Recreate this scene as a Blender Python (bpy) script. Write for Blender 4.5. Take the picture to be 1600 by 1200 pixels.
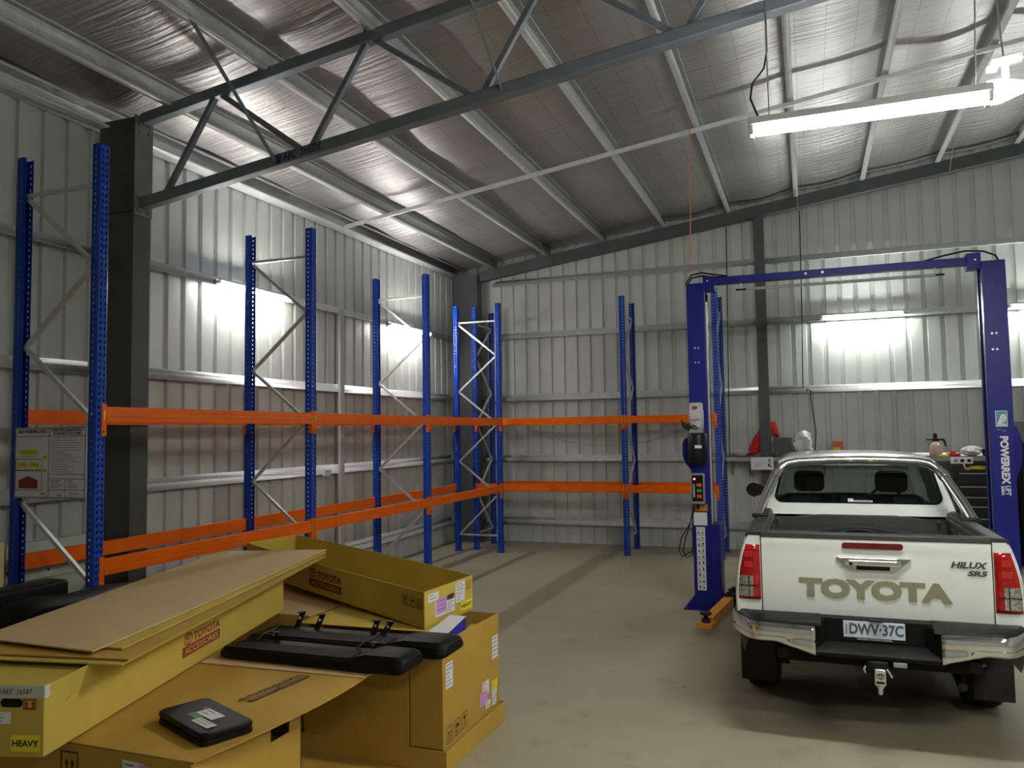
import bpy, bmesh, math, random
from mathutils import Vector, Matrix
random.seed(7)
for o in list(bpy.data.objects): bpy.data.objects.remove(o, do_unlink=True)
SC = bpy.context.scene
COL = SC.collection

# ---------------------------------------------------------------- camera, world, exposure
YAW, PITCH, ROLL, CAMH, FPX = 0.35920, 0.06062, -0.01495, 2.09, 1232.8
fw = Vector((-math.sin(YAW)*math.cos(PITCH), math.cos(YAW)*math.cos(PITCH), math.sin(PITCH)))
r0 = Vector((math.cos(YAW), math.sin(YAW), 0)); u0 = r0.cross(fw)
rt = math.cos(ROLL)*r0+math.sin(ROLL)*u0; up = -math.sin(ROLL)*r0+math.cos(ROLL)*u0
cd = bpy.data.cameras.new('camera'); cam = bpy.data.objects.new('camera', cd); COL.objects.link(cam)
cd.sensor_fit = 'HORIZONTAL'; cd.sensor_width = 36; cd.lens = 36*FPX/1600; cd.clip_start = 0.05; cd.clip_end = 100
M3 = Matrix((rt, up, -fw)).transposed()
cam.matrix_world = Matrix.Translation((0, 0, CAMH)) @ M3.to_4x4()
SC.camera = cam
W = bpy.data.worlds.new('world'); SC.world = W; W.use_nodes = True
W.node_tree.nodes['Background'].inputs[0].default_value = (0.55, 0.6, 0.65, 1)
W.node_tree.nodes['Background'].inputs[1].default_value = 0.02
SC.view_settings.view_transform = 'Standard'; SC.view_settings.look = 'None'
SC.view_settings.exposure = 1.75; SC.view_settings.gamma = 1.0
SC.view_settings.use_curve_mapping = False
TUBE = 62.0           # brightness of the fluorescent tubes

# ---------------------------------------------------------------- materials
def newmat(name):
    m = bpy.data.materials.new(name); m.use_nodes = True
    nt = m.node_tree; return m, nt, nt.nodes['Principled BSDF']
def mat(name, col, rough=.5, metal=0., var=.08, scale=8., bump=0., bscale=60., coat=0., stretch=(1, 1, 1), spec=None):
    m, nt, b = newmat(name)
    b.inputs['Roughness'].default_value = rough; b.inputs['Metallic'].default_value = metal
    b.inputs['Coat Weight'].default_value = coat; b.inputs['Coat Roughness'].default_value = .05
    if spec is not None: b.inputs['Specular IOR Level'].default_value = spec
    tc = nt.nodes.new('ShaderNodeTexCoord'); mp = nt.nodes.new('ShaderNodeMapping')
    mp.inputs['Scale'].default_value = stretch; nt.links.new(tc.outputs['Object'], mp.inputs[0])
    n = nt.nodes.new('ShaderNodeTexNoise'); n.inputs['Scale'].default_value = scale; n.inputs['Detail'].default_value = 4
    nt.links.new(mp.outputs[0], n.inputs['Vector'])
    r = nt.nodes.new('ShaderNodeValToRGB'); nt.links.new(n.outputs[0], r.inputs[0])
    r.color_ramp.elements[0].position = .3; r.color_ramp.elements[1].position = .7
    r.color_ramp.elements[0].color = [c*(1-var) for c in col]+[1]; r.color_ramp.elements[1].color = [min(1, c*(1+var)) for c in col]+[1]
    nt.links.new(r.outputs[0], b.inputs['Base Color'])
    if bump:
        n2 = nt.nodes.new('ShaderNodeTexNoise'); n2.inputs['Scale'].default_value = bscale; n2.inputs['Detail'].default_value = 3
        nt.links.new(mp.outputs[0], n2.inputs['Vector'])
        bp = nt.nodes.new('ShaderNodeBump'); bp.inputs['Strength'].default_value = bump; bp.inputs['Distance'].default_value = .01
        nt.links.new(n2.outputs[0], bp.inputs['Height']); nt.links.new(bp.outputs[0], b.inputs['Normal'])
    return m
def glow(name, col, s):
    m, nt, b = newmat(name)
    b.inputs['Base Color'].default_value = (.9, .9, .9, 1); b.inputs['Emission Color'].default_value = (*col, 1); b.inputs['Emission Strength'].default_value = s
    return m
def glass(name, col, rough=.02, trans=1., alpha=1.):
    m, nt, b = newmat(name)
    b.inputs['Base Color'].default_value = (*col, 1); b.inputs['Roughness'].default_value = rough
    b.inputs['Transmission Weight'].default_value = trans; b.inputs['IOR'].default_value = 1.45
    return m
def tint_glass(name, col, k):
    # thin pane: mostly see-through, with a clear mirror-like sheen
    m = bpy.data.materials.new(name); m.use_nodes = True; nt = m.node_tree; nt.nodes.clear()
    out = nt.nodes.new('ShaderNodeOutputMaterial'); t = nt.nodes.new('ShaderNodeBsdfTransparent'); g = nt.nodes.new('ShaderNodeBsdfGlossy')
    t.inputs[0].default_value = (*col, 1); g.inputs['Roughness'].default_value = .02; g.inputs[0].default_value = (.9, .95, 1, 1)
    mx = nt.nodes.new('ShaderNodeMixShader'); fr = nt.nodes.new('ShaderNodeFresnel'); fr.inputs[0].default_value = k
    nt.links.new(fr.outputs[0], mx.inputs[0]); nt.links.new(t.outputs[0], mx.inputs[1]); nt.links.new(g.outputs[0], mx.inputs[2]); nt.links.new(mx.outputs[0], out.inputs[0])
    return m

M = {}
M['sheet'] = mat('pale_wall_sheet', (.565, .595, .555), .40, 0, .04, 3, 0)
M['steel'] = mat('galvanised_steel', (.70, .72, .735), .40, .15, .07, 14)
M['cleat'] = mat('dull_galvanised_steel', (.30, .32, .33), .5, .6, .2, 20)
M['chord'] = mat('painted_truss_steel', (.21, .235, .27), .42, .35, .12, 5)
M['column'] = mat('dark_grey_painted_steel', (.070, .076, .080), .5, 0, .1, 3)
M['plate'] = mat('grey_primer_plate', (.17, .175, .165), .5, .1, .1, 6)
M['blue'] = mat('rack_blue_paint', (.008, .058, .42), .34, 0, .08, 6, spec=.3)
M['orange'] = mat('rack_orange_paint', (.88, .15, .006), .36, 0, .06, 5, spec=.18)
M['zinc'] = mat('zinc_brace', (.64, .65, .655), .36, .6, .08, 20)
M['brass'] = mat('yellow_zinc_pin', (.62, .50, .12), .4, .8, .1, 20)
M['liftblue'] = mat('lift_navy_paint', (.010, .014, .19), .36, 0, .06, 4, spec=.25)
M['liftorange'] = mat('lift_arm_orange', (.72, .30, .02), .4, 0, .12, 8)
M['black'] = mat('black_plastic', (.009, .009, .010), .42, 0, .2, 20, spec=.25)
M['matblack'] = mat('matt_black', (.008, .008, .008), .75, 0, .2, 20, spec=.15)
M['rubber'] = mat('tyre_rubber', (.012, .012, .012), .8, 0, .25, 30, .3, 80)
M['liner'] = mat('bed_liner_plastic', (.02, .021, .022), .5, 0, .2, 60, .25, 220)
M['grey'] = mat('grey_plastic', (.28, .29, .29), .45, 0, .08, 10)
M['palegrey'] = mat('pale_grey_paint', (.60, .605, .59), .45, 0, .04, 6)
M['motor'] = mat('motor_grey_cast', (.50, .51, .50), .45, .1, .06, 10)
M['white'] = mat('white_enamel', (.80, .80, .78), .35, 0, .03, 6)
M['paper'] = mat('white_paper', (.78, .78, .78), .7, 0, .03, 10)
M['ink'] = mat('black_ink', (.015, .015, .02), .7, 0, .1, 30)
M['greyink'] = mat('grey_print', (.25, .25, .27), .7, 0, .1, 30)
M['redink'] = mat('dark_red_ink', (.30, .03, .02), .7, 0, .1, 30)
M['brownink'] = mat('dark_brown_ink', (.06, .025, .012), .75, 0, .1, 30)
M['maroonink'] = mat('maroon_ink', (.12, .025, .02), .75, 0, .1, 30)
M['navyink'] = mat('navy_ink', (.006, .012, .06), .5, 0, .1, 30)
M['yellow'] = mat('yellow_label', (.85, .72, .02), .6, 0, .03, 10)
M['purple'] = mat('mauve_label', (.66, .30, .72), .6, 0, .05, 10)
M['kraft'] = mat('brown_kraft_board', (.49, .30, .056), .75, 0, .05, 3, .05, 200, spec=.2)
M['kraftlight'] = mat('yellow_kraft_board', (.58, .43, .082), .75, 0, .05, 3, .05, 200, spec=.2)
M['kraftpink'] = mat('pale_brown_board', (.66, .47, .235), .75, 0, .04, 3, .04, 150, spec=.2)
M['edge'] = mat('corrugated_board_edge', (.40, .30, .15), .85, 0, .35, 90, stretch=(1, 1, .2))
M['tape'] = mat('white_tape', (.62, .62, .55), .4, 0, .05, 10)
M['boxblue'] = mat('deep_blue_print', (.018, .016, .28), .45, 0, .05, 10)
M['paint'] = mat('white_car_paint', (.76, .81, .75), .28, 0, .015, 2, coat=.8)
M['chrome'] = mat('chrome', (.83, .84, .85), .06, 1, .02, 4)
M['satin'] = mat('polished_stainless_tube', (.74, .74, .72), .14, 1, .04, 6)
M['olive'] = mat('olive_gold_decal', (.27, .27, .165), .4, .15, .05, 20)
M['badge'] = mat('dark_chrome_badge', (.20, .23, .22), .2, .9, .05, 20)
M['redlens'] = mat('red_tail_lens', (.32, .006, .008), .12, 0, .25, 24, coat=.6)
M['redspot'] = mat('red_reflector', (.85, .05, .04), .15, .2, .3, 120, coat=.5)
M['dimred'] = mat('dark_red_lens', (.13, .008, .012), .12, 0, .15, 18, coat=.6)
M['clearlens'] = mat('clear_lens', (.42, .42, .38), .1, .55, .6, 70, coat=.6)
M['plateface'] = mat('number_plate_face', (.60, .67, .73), .35, 0, .06, 14)
M['platetext'] = mat('plate_letter', (.05, .085, .12), .5, 0, .05, 14)
M['tint'] = tint_glass('tinted_rear_glass', (.42, .45, .45), 1.45)
M['clear'] = tint_glass('windscreen_glass', (.8, .86, .83), 1.3)
M['seat'] = mat('dark_seat_fabric', (.022, .022, .024), .8, 0, .2, 40)
M['red'] = mat('red_cloth', (.62, .02, .015), .7, 0, .2, 9, .2, 20)
M['bag'] = mat('white_plastic_bag', (.66, .68, .64), .35, 0, .12, 14, .5, 18)
M['leather'] = mat('black_leatherette', (.009, .009, .010), .45, 0, .2, 60, .15, 300, spec=.18)
M['green'] = mat('green_print', (.05, .25, .05), .5, 0, .1, 10)
M['redbutton'] = mat('orange_button', (.75, .10, .02), .4, 0, .1, 10)
M['greenbutton'] = mat('green_button', (.02, .32, .12), .4, 0, .1, 10)
M['led'] = glow('red_pilot_lamp', (1, .02, .08), 3.)
M['rope'] = mat('orange_cord', (.62, .17, .09), .7, 0, .15, 60)
M['teal'] = mat('teal_logo', (.05, .30, .36), .4, 0, .05, 10)
M['pale'] = mat('pale_green_panel', (.50, .56, .48), .45, 0, .06, 3)
M['pink'] = mat('pale_pink_liquid', (.62, .40, .36), .35, 0, .1, 10)
M['foam'] = mat('grey_foam_sleeve', (.34, .35, .36), .7, 0, .3, 60, .3, 90)
M['tealblack'] = mat('blue_black_plastic', (.012, .02, .024), .5, 0, .2, 10)
M['tube'] = glow('fluorescent_tube', (1., .97, .93), TUBE)
M['walltube'] = glow('wall_fluorescent_tube', (1., .96, .93), TUBE*.9)
M['step'] = mat('black_moulded_plastic', (.006, .006, .0065), .5, 0, .2, 20, spec=.14)
M['tubecool'] = glow('fluorescent_tube_cool', (.97, 1., .97), TUBE*1.2)
M['bulb'] = glow('glowing_lamp', (.95, 1., .95), 70.)

# quilted foil under the roof: shiny, crinkled across the slope, with a faint wire grid
def foil():
    m, nt, b = newmat('roof_foil'); N = nt.nodes.new; L = nt.links.new
    b.inputs['Metallic'].default_value = .85; b.inputs['Roughness'].default_value = .42
    tc = N('ShaderNodeTexCoord'); sp = N('ShaderNodeSeparateXYZ'); L(tc.outputs['Object'], sp.inputs[0])
    def line(sock, per, w):
        d = N('ShaderNodeMath'); d.operation = 'DIVIDE'; d.inputs[1].default_value = per; L(sock, d.inputs[0])
        f = N('ShaderNodeMath'); f.operation = 'FRACT'; L(d.outputs[0], f.inputs[0])
        c = N('ShaderNodeMath'); c.operation = 'LESS_THAN'; c.inputs[1].default_value = w; L(f.outputs[0], c.inputs[0]); return c
    a = line(sp.outputs[0], .30, .014); c = line(sp.outputs[1], .30, .012)
    mxx = N('ShaderNodeMath'); mxx.operation = 'MAXIMUM'; L(a.outputs[0], mxx.inputs[0]); L(c.outputs[0], mxx.inputs[1])
    n0 = N('ShaderNodeTexNoise'); n0.inputs['Scale'].default_value = 1.1; L(tc.outputs['Object'], n0.inputs['Vector'])
    cr = N('ShaderNodeValToRGB'); L(n0.outputs[0], cr.inputs[0])
    cr.color_ramp.elements[0].color = (.46, .45, .435, 1); cr.color_ramp.elements[1].color = (.60, .585, .57, 1)
    mc = N('ShaderNodeMix'); mc.data_type = 'RGBA'; L(mxx.outputs[0], mc.inputs[0]); L(cr.outputs[0], mc.inputs[6]); mc.inputs[7].default_value = (.2, .2, .2, 1)
    L(mc.outputs[2], b.inputs['Base Color'])
    mp = N('ShaderNodeMapping'); mp.inputs['Scale'].default_value = (1.3, 20, 1); L(tc.outputs['Object'], mp.inputs[0])
    n1 = N('ShaderNodeTexNoise'); n1.inputs['Scale'].default_value = 1.; n1.inputs['Detail'].default_value = 3; L(mp.outputs[0], n1.inputs['Vector'])
    n2 = N('ShaderNodeTexNoise'); n2.inputs['Scale'].default_value = 26; n2.inputs['Detail'].default_value = 2; L(tc.outputs['Object'], n2.inputs['Vector'])
    b1 = N('ShaderNodeBump'); b1.inputs['Strength'].default_value = .5; b1.inputs['Distance'].default_value = .03; L(n1.outputs[0], b1.inputs['Height'])
    b2 = N('ShaderNodeBump'); b2.inputs['Strength'].default_value = .25; b2.inputs['Distance'].default_value = .008; L(n2.outputs[0], b2.inputs['Height']); L(b1.outputs[0], b2.inputs['Normal'])
    L(b2.outputs[0], b.inputs['Normal'])
    return m
M['foil'] = foil()
def concrete():
    m, nt, b = newmat('concrete_floor'); N = nt.nodes.new; L = nt.links.new
    tc = N('ShaderNodeTexCoord'); b.inputs['Roughness'].default_value = .55
    def noise(s, d, lo, hi, c0, c1):
        n = N('ShaderNodeTexNoise'); n.inputs['Scale'].default_value = s; n.inputs['Detail'].default_value = d; L(tc.outputs['Object'], n.inputs['Vector'])
        r = N('ShaderNodeValToRGB'); r.color_ramp.elements[0].position = lo; r.color_ramp.elements[1].position = hi
        r.color_ramp.elements[0].color = (*c0, 1); r.color_ramp.elements[1].color = (*c1, 1); L(n.outputs[0], r.inputs[0]); return r
    a = noise(.55, 5, .3, .7, (.305, .275, .19), (.385, .35, .245)); s = noise(3.2, 6, .30, .42, (.86, .85, .84), (1, 1, 1)); g = noise(60, 3, .3, .7, (.93, .93, .93), (1.04, 1.04, 1.04))
    v = N('ShaderNodeTexVoronoi'); v.inputs['Scale'].default_value = 1.9; L(tc.outputs['Object'], v.inputs['Vector'])
    vr = N('ShaderNodeValToRGB'); vr.color_ramp.elements[0].position = .02; vr.color_ramp.elements[1].position = .055
    vr.color_ramp.elements[0].color = (.55, .53, .5, 1); vr.color_ramp.elements[1].color = (1, 1, 1, 1); L(v.outputs['Distance'], vr.inputs[0])
    cur = a
    for q in (s, g, vr):
        mx = N('ShaderNodeMix'); mx.data_type = 'RGBA'; mx.blend_type = 'MULTIPLY'; mx.inputs[0].default_value = 1
        L(cur.outputs[2] if cur.bl_idname == 'ShaderNodeMix' else cur.outputs[0], mx.inputs[6]); L(q.outputs[0], mx.inputs[7]); cur = mx
    L(cur.outputs[2], b.inputs['Base Color'])
    return m
M['concrete'] = concrete()

# ---------------------------------------------------------------- mesh helpers
V = Vector
class MB:
    def __init__(s): s.v = []; s.f = []
    def add(s, vs, fs):
        k = len(s.v); s.v += [tuple(p) for p in vs]; s.f += [tuple(i+k for i in f) for f in fs]; return s
    def hexa(s, p): return s.add(p, [(0, 3, 2, 1), (4, 5, 6, 7), (0, 1, 5, 4), (1, 2, 6, 5), (2, 3, 7, 6), (3, 0, 4, 7)])
    def box(s, x0, x1, y0, y1, z0, z1): return s.hexa([(x0, y0, z0), (x1, y0, z0), (x1, y1, z0), (x0, y1, z0), (x0, y0, z1), (x1, y0, z1), (x1, y1, z1), (x0, y1, z1)])
    def obox(s, o, a, b, c):
        o, a, b, c = V(o), V(a), V(b), V(c); return s.hexa([o, o+a, o+a+b, o+b, o+c, o+a+c, o+a+b+c, o+b+c])
    def prism(s, poly, d):
        n = len(poly); d = V(d); a = [V(p) for p in poly]
        return s.add(a+[p+d for p in a], [tuple(range(n))[::-1], tuple(range(n, 2*n))]+[(i, (i+1) % n, n+(i+1) % n, n+i) for i in range(n)])
    def poly(s, pts): return s.add(pts, [tuple(range(len(pts)))])
    def grid(s, rows, cu=False, cv=False):
        R = len(rows); C_ = len(rows[0]); f = []
        for i in range(R if cv else R-1):
            for j in range(C_ if cu else C_-1):
                f.append((i*C_+j, i*C_+(j+1) % C_, ((i+1) % R)*C_+(j+1) % C_, ((i+1) % R)*C_+j))
        return s.add([p for r in rows for p in r], f)
    def loft(s, rows):
        k = len(s.v); n = len(rows[0]); s.grid(rows, cu=True)
        s.f.append(tuple(range(k, k+n))[::-1]); s.f.append(tuple(range(k+n*(len(rows)-1), k+n*len(rows)))); return s
    def tube(s, pts, r, n=10, cap=True):
        pts = [V(p) for p in pts]; rows = []; nrm = None
        for i, p in enumerate(pts):
            t = (pts[min(i+1, len(pts)-1)]-pts[max(i-1, 0)]).normalized()
            if nrm is None:
                nrm = t.cross(V((0, 0, 1))) if abs(t.z) < .95 else t.cross(V((1, 0, 0)))
            nrm = (nrm-t*nrm.dot(t)).normalized(); b = t.cross(nrm); rr = r[i] if isinstance(r, (list, tuple)) else r
            rows.append([p+nrm*math.cos(a)*rr+b*math.sin(a)*rr for a in [2*math.pi*k/n for k in range(n)]])
        return s.loft(rows) if cap else s.grid(rows, cu=True)
    def bar(s, p, q, w, h, upv=(0, 0, 1)):
        p, q = V(p), V(q); t = (q-p).normalized(); a = t.cross(V(upv)).normalized(); b = a.cross(t)
        return s.obox(p-a*w/2-b*h/2, a*w, q-p, b*h)
    def lathe(s, prof, o, axis=(0, 0, 1), n=24):
        o = V(o); ax = V(axis).normalized(); a = ax.orthogonal().normalized(); b = ax.cross(a)
        return s.loft([[o+ax*h+(a*math.cos(2*math.pi*k/n)+b*math.sin(2*math.pi*k/n))*max(r, 1e-4) for k in range(n)] for r, h in prof])
    def ring(s, P, cx, cy, rx, ry, t, n=36, d=0):
        k = len(s.v); pts = []
        for i in range(n):
            a = 2*math.pi*i/n; pts += [P(cx+rx*math.cos(a), cy+ry*math.sin(a), d), P(cx+(rx-t)*math.cos(a), cy+(ry-t)*math.sin(a), d)]
        return s.add(pts, [(2*i, (2*i+2) % (2*n), (2*i+3) % (2*n), 2*i+1) for i in range(n)])
    def disc(s, P, cx, cy, rx, ry, n=24, d=0): return s.poly([P(cx+rx*math.cos(2*math.pi*i/n), cy+ry*math.sin(2*math.pi*i/n), d) for i in range(n)])
    def rect(s, P, x0, y0, x1, y1, d=0): return s.poly([P(x0, y0, d), P(x1, y0, d), P(x1, y1, d), P(x0, y1, d)])
def plane(o, u, v):
    o, u, v = V(o), V(u).normalized(), V(v).normalized(); n = u.cross(v).normalized()
    return lambda x, y, d=0.: o+u*x+v*y+n*d
def mirror(mb):
    m = MB(); m.v = [(-x, y, z) for x, y, z in mb.v]; m.f = [f[::-1] for f in mb.f]; return m
def rrect(w, h, r, n=5):      # rounded rectangle, centred
    out = []
    for cx, cy, a0 in ((w/2-r, h/2-r, 0), (-w/2+r, h/2-r, 90), (-w/2+r, -h/2+r, 180), (w/2-r, -h/2+r, 270)):
        for k in range(n+1):
            a = math.radians(a0+90*k/n); out.append((cx+r*math.cos(a), cy+r*math.sin(a)))
    return out

def emit(name, mb, m, off=(0, 0, 0), bevel=0., smooth=True, recalc=True, solid=0., sub=0):
    me = bpy.data.meshes.new(name); ox, oy, oz = off
    me.from_pydata([(x-ox, y-oy, z-oz) for x, y, z in mb.v], [], mb.f)
    bm = bmesh.new(); bm.from_mesh(me)
    if recalc: bmesh.ops.recalc_face_normals(bm, faces=bm.faces)
    bm.to_mesh(me); bm.free()
    me.materials.append(M[m] if isinstance(m, str) else m)
    if smooth:
        for p in me.polygons: p.use_smooth = True
        me.set_sharp_from_angle(angle=math.radians(35))
    o = bpy.data.objects.new(name, me); COL.objects.link(o)
    if solid:
        d = o.modifiers.new('thickness', 'SOLIDIFY'); d.thickness = solid; d.offset = 0
    if sub:
        d = o.modifiers.new('subdivision', 'SUBSURF'); d.levels = sub; d.render_levels = sub
    if bevel:
        d = o.modifiers.new('bevel', 'BEVEL'); d.width = bevel; d.segments = 2; d.limit_method = 'ANGLE'; d.angle_limit = math.radians(40)
    return o
def tag(o, label, cat, group=None):
    o['label'] = label; o['category'] = cat
    if group: o['group'] = group
    return o
class Thing:
    """an Empty at the base of a thing; parts are built in world coordinates and parented"""
    def __init__(s, name, loc, label, cat, group=None):
        s.o = bpy.data.objects.new(name, None); COL.objects.link(s.o); s.o.location = loc; s.loc = tuple(loc); s.o.empty_display_size = .1
        tag(s.o, label, cat, group)
    def part(s, name, mb, m, parent=None, label=None, **k):
        o = emit(name, mb, m, s.loc, **k); o.parent = parent or s.o
        if label: o['label'] = label
        return o
    def text(s, name, string, m, P, x, y, w, h, parent=None, bold=0., shear=0., d=.0015, label=None):
        return s.part(name, text_mb(string, P, x, y, w, h, bold, shear, d), m, parent, label, smooth=False, recalc=False)
def text_mb(string, P, x, y, w, h, bold=0., shear=0., d=.0015):
    cu = bpy.data.curves.new('t', 'FONT'); cu.body = string; cu.size = 1; cu.offset = bold; cu.shear = shear; cu.resolution_u = 3
    ob = bpy.data.objects.new('t', cu); COL.objects.link(ob)
    dg = bpy.context.evaluated_depsgraph_get(); me = bpy.data.meshes.new_from_object(ob.evaluated_get(dg))
    xs = [v.co.x for v in me.vertices]; ys = [v.co.y for v in me.vertices]
    x0, x1, y0, y1 = min(xs), max(xs), min(ys), max(ys); mb = MB()
    mb.v = [tuple(P(x+(v.co.x-x0)/(x1-x0)*w, y+(v.co.y-y0)/(y1-y0)*h, d)) for v in me.vertices]
    mb.f = [tuple(p.vertices) for p in me.polygons]
    bpy.data.objects.remove(ob); bpy.data.meshes.remove(me); bpy.data.curves.remove(cu)
    return mb
def single(name, mb, m, label, cat, group=None, loc=None, **k):
    if loc is None:
        xs, ys, zs = zip(*mb.v); loc = ((min(xs)+max(xs))/2, (min(ys)+max(ys))/2, min(zs))
    o = emit(name, mb, m, loc, **k); o.location = loc
    return tag(o, label, cat, group)
def struct(name, mb, m, parent=None, **k):
    o = emit(name, mb, m, **k)
    if parent is None: o['kind'] = 'structure'
    else: o.parent = parent
    return o
def copytree(o, parent=None):
    c = o.copy(); COL.objects.link(c)
    if parent: c.parent = parent
    for ch in list(o.children): copytree(ch, c)
    return c
def toyota_mark(mb, P, cx, cy, w, d=.0015):
    h = w*.68; t = w*.07
    mb.ring(P, cx, cy, w/2, h/2, t, d=d); mb.ring(P, cx, cy, w*.17, h*.46, t*.9, d=d); mb.ring(P, cx, cy+h*.17, w*.36, h*.21, t*.9, d=d)
def up_arrows(mb, P, x, y, s, d=.0015):
    for k in (0, 1):
        cx = x+s*(.3+.4*k); mb.rect(P, cx-.06*s, y+.22*s, cx+.06*s, y+.6*s, d); mb.poly([P(cx-.15*s, y+.58*s, d), P(cx+.15*s, y+.58*s, d), P(cx, y+.86*s, d)])
    mb.rect(P, x+.12*s, y+.1*s, x+.88*s, y+.17*s, d)
def icon_frame(mb, P, x, y, w, h, t=.004, d=.0015):
    mb.rect(P, x, y, x+w, y+t, d); mb.rect(P, x, y+h-t, x+w, y+h, d); mb.rect(P, x, y+t, x+t, y+h-t, d); mb.rect(P, x+w-t, y+t, x+w, y+h-t, d)
def glass_icon(mb, P, x, y, s, d=.0015):
    mb.poly([P(x+.2*s, y+.85*s, d), P(x+.5*s, y+.42*s, d), P(x+.8*s, y+.85*s, d)]); mb.rect(P, x+.46*s, y+.2*s, x+.54*s, y+.45*s, d); mb.rect(P, x+.28*s, y+.12*s, x+.72*s, y+.2*s, d)
def rain_icon(mb, P, x, y, s, d=.0015):
    mb.poly([P(x+.5*s+.34*s*math.cos(a), y+.5*s+.34*s*math.sin(a), d) for a in [math.pi*k/10 for k in range(11)]]); mb.rect(P, x+.47*s, y+.15*s, x+.53*s, y+.5*s, d); mb.rect(P, x+.2*s, y+.08*s, x+.44*s, y+.3*s, d)
# ================================================================ the shed
XL, YB, XR, YF = -6.52, 14.32, 7.0, -6.0
def roofz(x): return 5.45+.135*(x+5.65)
def purl(x): return 5.25+.135*(x+5.65)          # underside of the purlins
def ribs(a0, a1, pitch=.254):
    out = []; a = a0
    while a < a1:
        for da, d in ((0, 0), (.174, 0), (.182, -.036), (.246, -.036)):
            out.append((a+da, d))
        a += pitch
    return [p for p in out if p[0] <= a1]
fl = MB().add([(XL-.1, YF, 0), (XR, YF, 0), (XR, YB+.1, 0), (XL-.1, YB+.1, 0)], [(0, 1, 2, 3)])
floor = struct('floor', fl, 'concrete')
p = ribs(YF, YB+.05)
wl = MB().grid([[(XL+d, a, 0) for a, d in p], [(XL+d, a, 5.32) for a, d in p]])
wall_left = struct('wall_left', wl, 'sheet', recalc=False, smooth=False)
p = ribs(XL, XR)
wb = MB().grid([[(a, YB-d, 0) for a, d in p], [(a, YB-d, roofz(a)-.02) for a, d in p]])
wall_back = struct('wall_back', wb, 'sheet', recalc=False, smooth=False)
wall_right = struct('wall_right', MB().add([(XR, YF, 0), (XR, YB+.1, 0), (XR, YB+.1, roofz(XR)), (XR, YF, roofz(XR))], [(0, 1, 2, 3)]), 'sheet')
wall_front = struct('wall_front', MB().add([(XL-.1, YF, 0), (XR, YF, 0), (XR, YF, roofz(XR)), (XL-.1, YF, roofz(XL))], [(0, 1, 2, 3)]), 'sheet')
# foil blanket: hung over the purlins, sagging a little between them
PX = [-5.65+1.107*k for k in range(12)]
rows = []; rnd = random.Random(3)
ny = 90; ph = [rnd.uniform(0, 6.3) for _ in range(40)]
xs = []
edges = [XL-.1]+PX+[XR+.05]
for a, b in zip(edges[:-1], edges[1:]):
    xs += [(a+(b-a)*k/6, math.sin(math.pi*k/6)) for k in range(6)]
xs.append((edges[-1], 0))
for j in range(ny+1):
    y = YF+(YB+.05-YF)*j/ny
    rows.append([(x, y, roofz(x)-.012-.04*s*(1+.5*math.sin(y*1.9+ph[int((x+8)/1.107)])+.3*math.sin(y*5.1+x))) for x, s in xs])
ceiling = struct('ceiling', MB().grid(rows), 'foil')
# purlins: C sections along the shed
for i, x in enumerate(PX):
    zb = purl(x); t = .004; w = .07 if i < 6 else -.07
    m = MB()
    m.add([(x+w, YF, zb+.018), (x+w, YF, zb), (x, YF, zb), (x, YF, zb+.195), (x+w, YF, zb+.195), (x+w, YF, zb+.178)]+
          [(x+w, YB, zb+.018), (x+w, YB, zb), (x, YB, zb), (x, YB, zb+.195), (x+w, YB, zb+.195), (x+w, YB, zb+.178)],
          [(k, k+1, k+7, k+6) for k in range(5)])
    struct('purlin', m, 'steel', ceiling, recalc=False, solid=.004)
m = MB()      # eave strut along the top of the left wall
pr = [(XL+.22, 5.14), (XL+.22, 5.12), (XL+.02, 5.12), (XL+.02, 5.30), (XL+.22, 5.30), (XL+.22, 5.27)]
m.add([(x, YF, z) for x, z in pr]+[(x, YB, z) for x, z in pr], [(k, k+1, k+7, k+6) for k in range(5)])
struct('eave_strut', m, 'steel', wall_left, recalc=False, solid=.004)
# wall girts: Z sections, web on top, flange turned down into the room
def girt_left(z):
    pr = [(-6.385, z-.062), (-6.4, z-.068), (-6.4, z), (XL, z), (XL, z+.06)]
    for a, b in ((YF, 5.68), (5.91, 13.92)):
        m = MB().add([(x, a, q) for x, q in pr]+[(x, b, q) for x, q in pr], [(k, k+1, k+6, k+5) for k in range(4)])
        struct('girt', m, 'steel', wall_left, recalc=False, solid=.003)
for z in (.42, 1.60, 2.77, 3.92): girt_left(z)
def girt_back(z, x0=-5.95):
    pr = [(14.185, z-.062), (14.2, z-.068), (14.2, z), (YB, z), (YB, z+.06)]
    for a, b in ((x0, -.80), (-.62, XR)):
        m = MB().add([(a, y, q) for y, q in pr]+[(b, y, q) for y, q in pr], [(k, k+1, k+6, k+5) for k in range(4)])
        struct('girt', m, 'steel', wall_back, recalc=False, solid=.003)
for z in (.42, 1.595, 2.745, 3.945): girt_back(z)
girt_back(4.99, -5.7)

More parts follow.
